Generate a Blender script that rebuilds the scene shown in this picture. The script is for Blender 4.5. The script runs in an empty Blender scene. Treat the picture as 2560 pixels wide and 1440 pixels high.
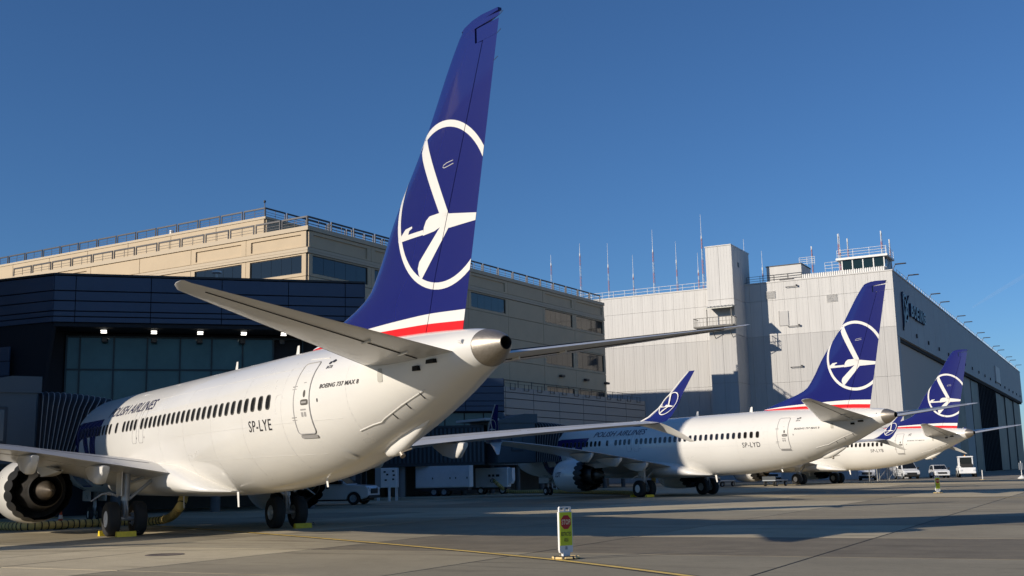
import bpy, bmesh, math, random
from mathutils import Vector, Matrix
R = math.radians
random.seed(7)
sc = bpy.context.scene
COL = sc.collection
# ---------------------------------------------------------------- camera
CAM_H = 1.7214
PITCH, ROLL = 0.164933, -0.022882
cam_d = bpy.data.cameras.new('camera'); cam = bpy.data.objects.new('camera', cam_d); COL.objects.link(cam)
cam_d.sensor_width = 36.0; cam_d.lens = 36.0 * 2798.08 / 2560.0
cam_d.clip_start = 0.1; cam_d.clip_end = 60000
_cp, _sp, _cr, _sr = math.cos(PITCH), math.sin(PITCH), math.cos(ROLL), math.sin(ROLL)
_up = Vector((0, -_sp, _cp)); _rt = Vector((1, 0, 0)); _fw = Vector((0, _cp, _sp))
_Rr = _rt * _cr + _up * _sr; _Uu = _rt * -_sr + _up * _cr
M = Matrix((( _Rr.x, _Uu.x, -_fw.x, 0), (_Rr.y, _Uu.y, -_fw.y, 0), (_Rr.z, _Uu.z, -_fw.z, CAM_H), (0, 0, 0, 1)))
cam.matrix_world = M
sc.camera = cam
# ---------------------------------------------------------------- sky, sun, exposure
SUN_TO = Vector((-0.863, -0.505, 0)).normalized()     # horizontal direction towards the sun
SUN_EL = R(20.3)
world = bpy.data.worlds.new('World'); sc.world = world; world.use_nodes = True
wn = world.node_tree; wn.nodes.clear()
wo = wn.nodes.new('ShaderNodeOutputWorld'); bg = wn.nodes.new('ShaderNodeBackground'); sky = wn.nodes.new('ShaderNodeTexSky')
sky.sky_type = 'NISHITA'; sky.sun_disc = False
sky.sun_elevation = SUN_EL
sky.sun_rotation = math.atan2(SUN_TO.x, SUN_TO.y)
sky.altitude = 0; sky.air_density = 1.0; sky.dust_density = 0.0; sky.ozone_density = 8.5
bg.inputs['Strength'].default_value = 0.088
wn.links.new(sky.outputs[0], bg.inputs[0]); wn.links.new(bg.outputs[0], wo.inputs[0])
sun_d = bpy.data.lights.new('sun', 'SUN'); sun = bpy.data.objects.new('sun', sun_d); COL.objects.link(sun)
sun_d.energy = 4.55; sun_d.angle = R(0.53); sun_d.color = (1.0, 0.895, 0.755)
_sd = Vector((SUN_TO.x * math.cos(SUN_EL), SUN_TO.y * math.cos(SUN_EL), math.sin(SUN_EL)))
sun.rotation_euler = _sd.to_track_quat('Z', 'Y').to_euler()
sc.view_settings.view_transform = 'Standard'; sc.view_settings.look = 'None'
sc.view_settings.gamma = 1.0; sc.view_settings.exposure = 0.15
sc.render.engine = 'CYCLES'
sc.render.resolution_x = 1024; sc.render.resolution_y = 576
# ---------------------------------------------------------------- materials
MATS = {}
def mat(name, col, rough=0.6, metal=0.0, coat=0.0, noise=0.0, nscale=4.0, bump=0.0, bscale=40.0, emit=None, estr=0.0, stretch=None, spec=0.5, trans=0.0, alpha=1.0):
    if name in MATS: return MATS[name]
    m = bpy.data.materials.new(name); m.use_nodes = True
    nt = m.node_tree; b = nt.nodes['Principled BSDF']
    b.inputs['Base Color'].default_value = (*col, 1); b.inputs['Roughness'].default_value = rough
    b.inputs['Metallic'].default_value = metal; b.inputs['Coat Weight'].default_value = coat
    b.inputs['Coat Roughness'].default_value = 0.06; b.inputs['Specular IOR Level'].default_value = spec
    b.inputs['Transmission Weight'].default_value = trans; b.inputs['Alpha'].default_value = alpha
    if emit: b.inputs['Emission Color'].default_value = (*emit, 1); b.inputs['Emission Strength'].default_value = estr
    if noise or bump:
        tc = nt.nodes.new('ShaderNodeTexCoord'); mp = nt.nodes.new('ShaderNodeMapping')
        nt.links.new(tc.outputs['Object'], mp.inputs['Vector'])
        if stretch: mp.inputs['Scale'].default_value = stretch
    if noise:
        n = nt.nodes.new('ShaderNodeTexNoise'); n.inputs['Scale'].default_value = nscale; n.inputs['Detail'].default_value = 6; n.inputs['Roughness'].default_value = 0.62
        nt.links.new(mp.outputs[0], n.inputs['Vector'])
        mx = nt.nodes.new('ShaderNodeMix'); mx.data_type = 'RGBA'
        mx.inputs[6].default_value = (*[c * (1 - noise) for c in col], 1); mx.inputs[7].default_value = (*[min(1, c * (1 + noise)) for c in col], 1)
        cr = nt.nodes.new('ShaderNodeValToRGB'); cr.color_ramp.elements[0].position = 0.3; cr.color_ramp.elements[1].position = 0.7
        nt.links.new(n.outputs['Fac'], cr.inputs[0]); nt.links.new(cr.outputs[0], mx.inputs[0]); nt.links.new(mx.outputs[2], b.inputs['Base Color'])
        ma = nt.nodes.new('ShaderNodeMath'); ma.operation = 'MULTIPLY_ADD'; ma.inputs[1].default_value = 0.18; ma.inputs[2].default_value = rough - 0.09
        nt.links.new(n.outputs['Fac'], ma.inputs[0]); nt.links.new(ma.outputs[0], b.inputs['Roughness'])
    if bump:
        n2 = nt.nodes.new('ShaderNodeTexNoise'); n2.inputs['Scale'].default_value = bscale; n2.inputs['Detail'].default_value = 5
        nt.links.new(mp.outputs[0], n2.inputs['Vector'])
        bp = nt.nodes.new('ShaderNodeBump'); bp.inputs['Strength'].default_value = bump; bp.inputs['Distance'].default_value = 0.02
        nt.links.new(n2.outputs['Fac'], bp.inputs['Height']); nt.links.new(bp.outputs[0], b.inputs['Normal'])
    MATS[name] = m
    return m
# ---------------------------------------------------------------- mesh helpers
class MB:
    """collects shapes, then links them as ONE mesh object"""
    def __init__(s): s.v = []; s.f = []; s.m = []
    def add(s, vs, fs, mi=0):
        o = len(s.v); s.v += [tuple(p) for p in vs]; s.f += [tuple(i + o for i in f) for f in fs]; s.m += [mi] * len(fs)
    def box(s, x0, x1, y0, y1, z0, z1, mi=0, T=None):
        vs = [Vector(p) for p in ((x0,y0,z0),(x1,y0,z0),(x1,y1,z0),(x0,y1,z0),(x0,y0,z1),(x1,y0,z1),(x1,y1,z1),(x0,y1,z1))]
        if T: vs = [T(p) if callable(T) else T @ p for p in vs]
        s.add(vs, [(0,3,2,1),(4,5,6,7),(0,1,5,4),(1,2,6,5),(2,3,7,6),(3,0,4,7)], mi)
    def cbox(s, x0, x1, y0, y1, z0, z1, c=0.02, mi=0, T=None):
        """box with chamfered edges"""
        vs = []; ids = {}
        for sx in (0, 1):
            for sy in (0, 1):
                for sz in (0, 1):
                    X = (x0, x1)[sx]; Y = (y0, y1)[sy]; Z = (z0, z1)[sz]
                    dx = c if sx == 0 else -c; dy = c if sy == 0 else -c; dz = c if sz == 0 else -c
                    for k, p in enumerate(((X, Y + dy, Z + dz), (X + dx, Y, Z + dz), (X + dx, Y + dy, Z))):
                        ids[(sx, sy, sz, k)] = len(vs); vs.append(Vector(p))
        fs = []
        g = lambda *a: ids[a]
        fs.append((g(0,0,0,0), g(0,0,1,0), g(0,1,1,0), g(0,1,0,0))); fs.append((g(1,0,0,0), g(1,1,0,0), g(1,1,1,0), g(1,0,1,0)))
        fs.append((g(0,0,0,1), g(1,0,0,1), g(1,0,1,1), g(0,0,1,1))); fs.append((g(0,1,0,1), g(0,1,1,1), g(1,1,1,1), g(1,1,0,1)))
        fs.append((g(0,0,0,2), g(0,1,0,2), g(1,1,0,2), g(1,0,0,2))); fs.append((g(0,0,1,2), g(1,0,1,2), g(1,1,1,2), g(0,1,1,2)))
        for a in (0, 1):
            for b in (0, 1):
                fs.append((g(a,b,0,0), g(a,b,0,1), g(a,b,1,1), g(a,b,1,0)))
                fs.append((g(a,0,b,0), g(a,0,b,2), g(a,1,b,2), g(a,1,b,0)))
                fs.append((g(0,a,b,1), g(0,a,b,2), g(1,a,b,2), g(1,a,b,1)))
                for d in (0, 1): fs.append((g(a,b,d,0), g(a,b,d,1), g(a,b,d,2)))
        if T: vs = [T(p) if callable(T) else T @ p for p in vs]
        s.add(vs, fs, mi)
    def tube(s, pts, r, n=8, mi=0, caps=True):
        """tube along a polyline; r a number or a list"""
        pts = [Vector(p) for p in pts]; rings = []
        rr = r if isinstance(r, (list, tuple)) else [r] * len(pts)
        prev = None
        for i, p in enumerate(pts):
            d = (pts[min(i + 1, len(pts) - 1)] - pts[max(i - 1, 0)]).normalized()
            if prev is None:
                a = d.orthogonal().normalized()
            else:
                a = (prev - d * prev.dot(d)); a = a.normalized() if a.length > 1e-6 else d.orthogonal().normalized()
            prev = a; b = d.cross(a)
            rings.append([p + (a * math.cos(2 * math.pi * k / n) + b * math.sin(2 * math.pi * k / n)) * rr[i] for k in range(n)])
        s.loft(rings, mi, caps, caps)
    def loft(s, rings, mi=0, cap0=True, cap1=True, closed=True):
        n = len(rings[0]); vs = [p for r in rings for p in r]; fs = []
        for i in range(len(rings) - 1):
            for k in range(n if closed else n - 1):
                k2 = (k + 1) % n
                fs.append((i * n + k, i * n + k2, (i + 1) * n + k2, (i + 1) * n + k))
        if cap0: fs.append(tuple(reversed(range(n))))
        if cap1: fs.append(tuple((len(rings) - 1) * n + k for k in range(n)))
        s.add(vs, fs, mi)
    def lathe(s, prof, n=32, org=(0, 0, 0), axis='x', mi=0, closed=False):
        """prof: (a, r) along axis"""
        rings = []
        for a, r in prof:
            ring = []
            for k in range(n):
                t = 2 * math.pi * k / n; c, q = math.cos(t) * r, math.sin(t) * r
                p = (a, c, q) if axis == 'x' else ((c, a, q) if axis == 'y' else (c, q, a))
                ring.append((p[0] + org[0], p[1] + org[1], p[2] + org[2]))
            rings.append(ring)
        s.loft(rings, mi, False, False)
    def prism(s, poly, d0, d1, f, mi=0):
        """poly 2d extruded; f(u,v,d)->xyz"""
        n = len(poly)
        vs = [f(u, v, d0) for u, v in poly] + [f(u, v, d1) for u, v in poly]
        fs = [tuple(range(n)), tuple(reversed(range(n, 2 * n)))] + [(i, (i + 1) % n, n + (i + 1) % n, n + i) for i in range(n)]
        s.add(vs, fs, mi)
    def mesh(s, name, mats, smooth=True, ang=35):
        me = bpy.data.meshes.new(name); me.from_pydata(s.v, [], s.f)
        for m in (mats if isinstance(mats, (list, tuple)) else [mats]): me.materials.append(m)
        me.polygons.foreach_set('material_index', s.m)
        bm = bmesh.new(); bm.from_mesh(me); bmesh.ops.recalc_face_normals(bm, faces=bm.faces)
        if smooth:
            ca = math.radians(ang)
            for f in bm.faces: f.smooth = True
            for e in bm.edges:
                if len(e.link_faces) == 2 and e.calc_face_angle(0) > ca: e.smooth = False
        bm.to_mesh(me); bm.free(); me.update()
        return me
    def build(s, name, mats, parent=None, smooth=True, ang=35, loc=None):
        return link(name, s.mesh(name, mats, smooth, ang), parent, loc)
def link(name, me, parent=None, loc=None):
    o = bpy.data.objects.new(name, me); COL.objects.link(o)
    if parent: o.parent = parent
    if loc: o.location = loc
    return o
def tag(o, label=None, cat=None, group=None, kind=None):
    if label: o['label'] = label
    if cat: o['category'] = cat
    if group: o['group'] = group
    if kind: o['kind'] = kind
    return o
def thing(name, label, cat, loc=(0, 0, 0), rz=0, group=None):
    o = link(name, None); o.location = loc; o.rotation_euler = (0, 0, rz); o.empty_display_size = 0.2
    return tag(o, label, cat, group)
def copy_tree(o, parent=None, skip=()):
    c = o.copy(); COL.objects.link(c); c.parent = parent
    for ch in list(o.children):
        if ch.name.split('.')[0] in skip: continue
        copy_tree(ch, c, skip)
    return c
def lerp(a, b, t): return a + (b - a) * t
def interp(tab, x):
    """monotone cubic through rows (x, a, b, ...)"""
    if x <= tab[0][0]: return tab[0][1:]
    if x >= tab[-1][0]: return tab[-1][1:]
    i = 0
    while tab[i + 1][0] < x: i += 1
    out = []
    for k in range(1, len(tab[0])):
        def sl(j):
            if j < 0 or j >= len(tab) - 1: return None
            return (tab[j + 1][k] - tab[j][k]) / (tab[j + 1][0] - tab[j][0])
        def tan(j):
            a, b = sl(j - 1), sl(j)
            if a is None: return b
            if b is None: return a
            return 0 if a * b <= 0 else 2 * a * b / (a + b)
        h = tab[i + 1][0] - tab[i][0]; t = (x - tab[i][0]) / h
        m0, m1 = tan(i) * h, tan(i + 1) * h; p0, p1 = tab[i][k], tab[i + 1][k]
        out.append((2*t**3-3*t**2+1)*p0 + (t**3-2*t**2+t)*m0 + (-2*t**3+3*t**2)*p1 + (t**3-t**2)*m1)
    return out
FONT = None
def text_tris(txt, shear=0.0, spacing=1.0, bold=0.0, flip=False):
    """text as triangles in 2d, cap height about 0.7; returns (verts, faces, width)"""
    cu = bpy.data.curves.new('t', 'FONT'); cu.body = txt; cu.shear = shear; cu.space_character = spacing; cu.offset = bold
    cu.resolution_u = 3; cu.fill_mode = 'FRONT'
    o = bpy.data.objects.new('t', cu); COL.objects.link(o)
    bpy.context.view_layer.update()
    me = o.to_mesh(); vs = [(v.co.x, v.co.y) for v in me.vertices]; fs = [tuple(p.vertices) for p in me.polygons]
    o.to_mesh_clear(); bpy.data.objects.remove(o); bpy.data.curves.remove(cu)
    x0 = min(v[0] for v in vs); x1 = max(v[0] for v in vs); y0 = min(v[1] for v in vs); y1 = max(v[1] for v in vs)
    return [((a - x0) / (x1 - x0), (b - y0) / (y1 - y0)) for a, b in vs], fs
def poly_tris(polys):
    """2d polygons (may be concave) -> verts, tris"""
    from mathutils.geometry import tessellate_polygon
    vs = []; fs = []
    for p in polys:
        o = len(vs); vs += p
        for t in tessellate_polygon([[Vector((a, b, 0)) for a, b in p]]): fs.append(tuple(i + o for i in t))
    return vs, fs
def decal(name, vs, fs, surf, m, parent, cut=None, both=None):
    """lay flat 2d faces (u=x aft, v=z) on a surface; cut: list of z levels where faces are split"""
    bm = bmesh.new(); bv = [bm.verts.new((a, 0, b)) for a, b in vs]
    for f in fs:
        try: bm.faces.new([bv[i] for i in f])
        except ValueError: pass
    if cut:
        for ax, lv in cut:
            n = (1, 0, 0) if ax == 'x' else (0, 0, 1)
            for l in lv:
                p = (l, 0, 0) if ax == 'x' else (0, 0, l)
                bmesh.ops.bisect_plane(bm, geom=bm.verts[:] + bm.edges[:] + bm.faces[:], plane_co=p, plane_no=n)
    for v in bm.verts: v.co = Vector(surf(v.co.x, v.co.z))
    bmesh.ops.recalc_face_normals(bm, faces=bm.faces)
    me = bpy.data.meshes.new(name); bm.to_mesh(me); bm.free(); me.materials.append(m)
    for p in me.polygons: p.use_smooth = True
    return link(name, me, parent)
def frange(a, b, d):
    n = max(1, int(math.ceil((b - a) / d))); return [a + (b - a) * i / n for i in range(n + 1)]
# ================================================================= the aircraft (body x aft from the nose, y starboard, z up)
GX = 19.6
WHITE = mat('aircraft_white_paint', (0.70, 0.685, 0.645), 0.30, coat=0.5, noise=0.035, nscale=.55, bump=.035, bscale=1.6, stretch=(.5, 1, 1))
BLUE = mat('deep_blue_paint', (0.011, 0.015, 0.125), 0.25, coat=0.6)
RED = mat('red_paint', (0.62, 0.015, 0.02), 0.3, coat=0.4)
LETTER = mat('dark_lettering', (0.035, 0.033, 0.035), 0.4)
LETTERB = mat('blue_lettering', (0.022, 0.021, 0.06), 0.35)
GREYW = mat('light_grey_wing_paint', (0.50, 0.50, 0.50), 0.35, coat=0.2, noise=0.05, nscale=2)
SEAM = mat('grey_seam', (0.30, 0.29, 0.28), 0.6)
METAL = mat('brushed_bare_metal', (0.36, 0.325, 0.28), 0.46, metal=0.8, noise=0.12, nscale=3, stretch=(1, 8, 8))
POLISH = mat('polished_leading_edge', (0.75, 0.75, 0.76), 0.22, metal=1.0)
DARKM = mat('dark_exhaust_metal', (0.016, 0.016, 0.017), 0.5, metal=0.3, noise=0.2, nscale=5)
CORE = mat('core_metal', (0.09, 0.085, 0.08), 0.4, metal=0.8, noise=0.2, nscale=4)
PLUGM = mat('heat_tinted_plug', (0.28, 0.24, 0.20), 0.35, metal=0.9, noise=0.2, nscale=4)
BLACK = mat('black_void', (0.006, 0.006, 0.006), 0.9)
RUBBER = mat('tyre_rubber', (0.018, 0.018, 0.018), 0.8, noise=0.2, nscale=10)
RIMW = mat('wheel_white', (0.78, 0.78, 0.76), 0.4)
GEARG = mat('gear_grey', (0.42, 0.43, 0.44), 0.4, metal=0.3)
GLASSD = mat('cabin_window_dark', (0.012, 0.011, 0.010), 0.12, coat=0.3)
WFRAME = mat('window_frame_grey', (0.10, 0.095, 0.085), 0.4)
FUS = [  # x, top, bottom, half width
 (0.0, 2.80, 2.78, 0.02), (0.12, 3.02, 2.52, 0.28), (0.45, 3.30, 2.20, 0.58), (1.0, 3.62, 1.92, 0.92), (1.7, 3.98, 1.70, 1.20), (2.3, 4.40, 1.57, 1.38),
 (3.0, 4.80, 1.46, 1.56), (4.0, 5.10, 1.37, 1.72), (5.2, 5.26, 1.33, 1.83), (6.8, 5.33, 1.32, 1.88), (24.0, 5.33, 1.32, 1.88), (26.0, 5.33, 1.36, 1.88),
 (28.0, 5.33, 1.50, 1.86), (29.5, 5.32, 1.66, 1.81), (31.0, 5.29, 1.88, 1.72), (32.5, 5.24, 2.24, 1.55), (34.0, 5.17, 2.70, 1.33), (35.5, 5.10, 3.22, 1.06),
 (36.5, 5.03, 3.63, 0.86), (37.1, 4.98, 3.88, 0.70), (37.55, 4.93, 4.02, 0.56), (37.8, 4.885, 4.095, 0.475), (38.1, 4.79, 4.24, 0.31), (38.34, 4.685, 4.385, 0.15)]
def fus(x): return interp(FUS, x)
def fsec(x, n=56):
    zt, zb, hw = fus(x); h = zt - zb; zc = zb + 0.53 * h
    ring = []
    for k in range(n):
        t = 2 * math.pi * k / n; c, s = math.cos(t), math.sin(t)
        ring.append((x - GX, hw * c, zc + (0.47 if s > 0 else 0.53) * h * s))
    return ring
def fsurf(off=0.004, side=-1):
    def f(x, z):
        zt, zb, hw = fus(x); h = zt - zb; zc = zb + 0.53 * h; a = (0.47 if z > zc else 0.53) * h
        q = max(-0.999, min(0.999, (z - zc) / a)); y = hw * math.sqrt(1 - q * q)
        ny, nz = y / hw ** 2, (z - zc) / a ** 2; l = math.hypot(ny, nz) or 1
        return (x - GX, side * (y + off * ny / l), z + off * nz / l)
    return f
def airfoil(le, te, z, tc, y, n=14, camber=0.015):
    """closed ring from trailing edge over the top to the leading edge and back"""
    c = te - le; up = []; lo = []
    for i in range(n + 1):
        t = 0.5 * (1 + math.cos(math.pi * i / n))
        s = 5 * tc * (0.2969 * math.sqrt(t) - 0.126 * t - 0.3516 * t * t + 0.2843 * t ** 3 - 0.1015 * t ** 4)
        cb = camber * 4 * t * (1 - t)
        up.append((le + c * t - GX, y, z + c * (cb + s))); lo.append((le + c * t - GX, y, z + c * (cb - s)))
    return up + lo[::-1][1:-1]
def shift(pts): return [(p[0] - GX, p[1], p[2]) for p in pts]
# ---- fin outline
FINLE = [(5.05, 27.6), (5.40, 28.4), (5.88, 30.15), (6.21, 31.38), (6.47, 31.98), (6.78, 32.3), (7.15, 32.62), (8.06, 33.28), (9.95, 35.0), (11.95, 36.62), (12.10, 36.80)]
def fle(z): return interp(FINLE, z)[0]
HS = 0.4130
def fte(z): return 36.58 + (z - 4.97) * 0.2528
def fth(z): return 35.03 + (z - 5.06) * HS         # rudder hinge line
def fhalf(x, z):
    le, te = fle(z), fte(z); t = (x - le) / (te - le)
    if t <= 0 or t >= 1: return 0.0
    s = 2.969 * math.sqrt(t) - 1.26 * t - 3.516 * t * t + 2.843 * t ** 3 - 1.036 * t ** 4
    return max(0.0, s) * 0.050 * min(te - le, 5.0)
def finsurf(off=0.005, side=-1):
    return lambda x, z: (x - GX, side * (max(fhalf(x, z), 0.0) + off), z)
# ---- wing tables: y, le, te, z, t/c
WING = [(1.2, 12.9, 21.35, 1.88, .135), (1.9, 13.35, 21.3, 2.0, .13), (3.4, 14.45, 21.15, 2.27, .12), (5.0, 15.6, 21.0, 2.54, .11), (5.9, 16.1, 20.97, 2.70, .105), (8.5, 17.5, 21.67, 2.98, .10), (12.0, 19.4, 22.62, 3.29, .10), (15.2, 21.15, 23.48, 3.53, .10), (17.0, 22.12, 23.97, 3.64, .10)]
def wing_at(y): return interp(WING, abs(y))
LOGO_C = (35.87, 8.10); LOGO_R = 2.03
def logo_polys(n=72):
    """thin ring and the stylised flying bird, as 2d quads and polygons (x aft, z)"""
    cx, cz = LOGO_C; ring = []
    for i in range(n):
        a0, a1 = 2 * math.pi * i / n, 2 * math.pi * (i + 1) / n
        ring.append([(cx + math.cos(a) * r, cz + math.sin(a) * r) for a, r in ((a0, LOGO_R), (a1, LOGO_R), (a1, LOGO_R - .165), (a0, LOGO_R - .165))])
    bird = [[(35.22, 9.93), (35.06, 9.80), (34.99, 9.60), (35.08, 9.38), (35.82, 7.92), (36.0, 7.6), (36.21, 7.81)],
            [(35.86, 7.90), (35.42, 7.90), (35.26, 7.82), (35.16, 7.68), (35.11, 7.48), (35.60, 7.50), (35.88, 7.56), (36.21, 7.47), (37.42, 7.47), (37.42, 7.61), (36.19, 7.82)],
            [(35.88, 7.58), (34.93, 6.86), (34.86, 6.70), (34.90, 6.55), (35.00, 6.40), (36.21, 7.50)],
            [(35.13, 7.62), (34.42, 7.63), (34.47, 7.72), (34.62, 7.76), (34.60, 7.81), (34.28, 7.79), (33.90, 7.56), (33.92, 7.51), (35.12, 7.50)]]
    return ring, bird
def make_aircraft(first, reg, label, pose, rest):
    root = thing('airliner', label, 'airplane', (pose[0], pose[1], 0), pose[2], 'white airliners with blue tails parked in a row')
    if first is not None:
        for ch in first.children:
            copy_tree(ch, root, skip=('registration_lettering',))
        fz = [c for c in root.children if c.name.startswith('fuselage')][0]
        reg_text(reg, fz)
        return root
    # ---- fuselage
    b = MB(); xs = [0, .04, .12, .25, .45, .7, 1, 1.35, 1.7, 2.0, 2.3, 2.65, 3, 3.5, 4, 4.6, 5.2, 6, 6.8] + frange(8, 24, 1.6) + frange(24.5, 37.72, .45)
    b.loft([fsec(x) for x in xs], 0, True, False)
    fz = b.build('fuselage', WHITE, root)
    # tail cone with exhaust
    b = MB(); cx = [37.72, 37.85, 38.0, 38.1, 38.2, 38.28, 38.34]
    b.loft([fsec(x, 40) for x in cx], 0, False, False)
    r0 = fsec(38.34, 40); ctr = Vector((38.34 - GX, 0, 4.54))
    b.loft([r0, [tuple(ctr + (Vector(p) - ctr) * .88 + Vector((.01, 0, 0))) for p in r0], [tuple(ctr + (Vector(p) - ctr) * .84 + Vector((-.5, 0, 0))) for p in r0]], 1, False, True)
    tcone = b.build('tail_cone', [METAL, BLACK], root, ang=50)
    b = MB(); rr = fsec(37.72, 40); b.loft([[(p[0] - .012, p[1] * 1.004, 4.4 + (p[2] - 4.4) * 1.004) for p in rr], [(p[0] + .012, p[1] * 1.004, 4.4 + (p[2] - 4.4) * 1.004) for p in rr]], 0, False, False)
    b.build('joint_ring', SEAM, tcone)
    # position light housing on the tail
    b = MB(); b.tube([(37.15 - GX, -.55, 4.62), (37.50 - GX, -.57, 4.62)], .05, 10); b.build('tail_light_housing', WHITE, root)
    # ---- belly fairing round the wing root
    b = MB(); rings = []
    for x, w, zt, zb in ((11.9, 1.2, 1.75, 1.36), (12.8, 1.72, 2.2, 1.27), (14.2, 1.99, 2.55, 1.23), (17.5, 2.05, 2.65, 1.22), (20.5, 2.03, 2.40, 1.22), (21.4, 2.0, 2.28, 1.22), (22.1, 1.93, 2.06, 1.24), (22.7, 1.80, 1.85, 1.26), (23.2, 1.58, 1.66, 1.29), (23.6, 1.25, 1.52, 1.32), (23.9, .8, 1.42, 1.35)):
        ring = []
        for k in range(28):
            t = 2 * math.pi * k / 28; c, s = math.cos(t), math.sin(t)
            ex = .62
            ring.append((x - GX, w * math.copysign(abs(c) ** ex, c), (zt + zb) / 2 + (zt - zb) / 2 * math.copysign(abs(s) ** (.75), s)))
        rings.append(ring)
    b.loft(rings); b.build('belly_fairing', WHITE, root)
    # ---- wings with winglets, fairings
    for sd in (-1, 1):
        b = MB()
        ys = frange(1.2, 17.0, .7)
        b.loft([[(p[0], sd * p[1], p[2]) for p in airfoil(*(lambda w: (w[0], w[1], w[2], w[3]))(wing_at(y)), y)] for y in ys], 0, True, True)
        wg = b.build('wing', GREYW, root, ang=50)
        b = MB()      # polished leading edge slat
        rg = []
        for y in frange(6.3, 16.9, .9):
            le, te, z, tc = wing_at(y); a = airfoil(le - .012, te, z, tc * 1.03, y); n = 14
            rg.append([(p[0], sd * p[1], p[2]) for p in a[n - 4:n + 5]])
        b.loft(rg, 0, False, False, closed=False); b.build('leading_edge_slat', POLISH, wg)
        b = MB()      # flap and aileron gap lines on top and below: thin raised seams
        for y0, y1, fr in ((2.0, 5.6, .74), (6.1, 11.8, .72), (12.0, 15.4, .74)):
            for up in (0, 1):
                pts = []
                for y in frange(y0, y1, .8):
                    le, te, z, tc = wing_at(y); c = te - le; t = fr
                    s = 5 * tc * (0.2969 * math.sqrt(t) - 0.126 * t - 0.3516 * t * t + 0.2843 * t ** 3 - 0.1015 * t ** 4)
                    pts.append((le + c * t - GX, sd * y, z + c * (.015 * 4 * t * (1 - t) + (s if up else -s))))
                b.tube(pts, .012, 5)
        b.build('flap_gap', SEAM, wg)
        # winglet: upper and lower blade
        b = MB(); rg = []
        for le, te, y, z in ((22.10, 23.98, 16.98, 3.62), (22.45, 24.12, 17.22, 3.70), (22.85, 24.25, 17.40, 3.90), (23.35, 24.42, 17.55, 4.25), (23.95, 24.68, 17.72, 4.85), (24.45, 24.95, 17.86, 5.35), (24.80, 25.14, 17.95, 5.68)):
            a = airfoil(le, te, 0, .09, 0, 8, 0)
            rg.append([(p[0], sd * (y + p[2] * (-.9 if z > 3.8 else -.3)), z + p[2] * (.35 if z > 3.8 else .9)) for p in a])
        b.loft(rg); wl = b.build('winglet', BLUE, root, ang=50)
        b = MB(); rg = []
        for le, te, y, z in ((22.55, 24.05, 17.0, 3.62), (23.1, 24.25, 17.25, 3.48), (23.9, 24.65, 17.55, 3.20), (24.75, 25.02, 17.88, 2.85)):
            a = airfoil(le, te, 0, .09, 0, 8, 0)
            rg.append([(p[0], sd * (y + p[2] * .7), z + p[2] * .7) for p in a])
        b.loft(rg); b.build('lower_blade', WHITE, wl, ang=50)
        b = MB()     # white leading edge of the blade
        b.tube([(22.45 - GX, sd * 17.22, 3.70), (22.83 - GX, sd * 17.40, 3.90), (23.33 - GX, sd * 17.55, 4.25), (23.93 - GX, sd * 17.72, 4.85), (24.43 - GX, sd * 17.86, 5.35), (24.79 - GX, sd * 17.95, 5.68)], [.055, .05, .045, .04, .035, .03], 8)
        b.build('blade_leading_edge', WHITE, wl)
        # small logo on the inboard and outboard face of the upper blade
        ring, bird = logo_polys(40)
        LC = (23.98, 4.42); k = .225
        sk = lambda p: (LC[0] + (p[0] - LOGO_C[0]) * k + (p[1] - LOGO_C[1]) * k * .55, LC[1] + (p[1] - LOGO_C[1]) * k)
        vs, fs = poly_tris([[sk(p) for p in q] for q in ring + bird])
        def wsurf(f):
            tab = [(3.9, 17.40), (4.25, 17.55), (4.85, 17.72), (5.35, 17.86)]
            return lambda x, z: (x - GX, sd * (interp(tab, z)[0] + f), z)
        for ff in (-.085, .085): decal('winglet_logo', vs, fs, wsurf(ff), WHITE, wl, cut=[('z', [4.1, 4.25, 4.4, 4.6, 4.75, 4.9])])
        # flap track fairings
        for fy, ln, rad in ((3.95, 2.9, .27), (6.05, 3.0, .27), (9.0, 2.7, .25)):
            le, te, z, tc = wing_at(fy); b = MB(); rg = []
            for t, w, h in ((0, .05, .03), (.15, .45, .42), (.4, .85, .95), (.65, 1, 1.15), (.86, .95, 1.1), (1.0, .62, .42)):
                x = te + .22 - ln + ln * t; zt = z - .02 - .10 * t; hw_ = rad * w * .66; hh = .50 * h
                xo = -.10 if t > .8 else 0
                ring = [(x - GX, sd * (fy + hw_), zt), (x + xo * .4 - GX, sd * (fy + hw_), zt - hh * .55), (x + xo - GX, sd * (fy + hw_ * .72), zt - hh * .92), (x + xo - GX, sd * (fy + hw_ * .3), zt - hh), (x + xo - GX, sd * (fy - hw_ * .3), zt - hh), (x + xo - GX, sd * (fy - hw_ * .72), zt - hh * .92), (x + xo * .4 - GX, sd * (fy - hw_), zt - hh * .55), (x - GX, sd * (fy - hw_), zt), (x - GX, sd * (fy - hw_ * .5), zt + .05 * w), (x - GX, sd * (fy + hw_ * .5), zt + .05 * w)]
                rg.append(ring)
            b.loft(rg); b.build('flap_track_fairing', WHITE if fy < 13 else WHITE, wg, ang=40)
        # ---- engine
        ey, ez = sd * 4.83, 1.54; NCH = 18; N = NCH * 6
        b = MB()
        b.lathe([(13.5, .86), (13.1, .88), (12.97, .93), (12.95, .97), (13.01, 1.02), (13.22, 1.08), (13.65, 1.14), (14.2, 1.165), (14.9, 1.155), (15.5, 1.11), (15.9, 1.066)], N, (-GX, ey, ez))
        en = b.build('engine', WHITE, root, ang=60)
        b = MB(); b.lathe([(13.49, .87), (13.09, .885), (12.965, .935), (12.945, .97), (13.005, 1.026), (13.18, 1.076)], 64, (-GX, ey, ez)); b.build('inlet_lip', POLISH, en)
        b = MB(); rg = []
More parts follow.
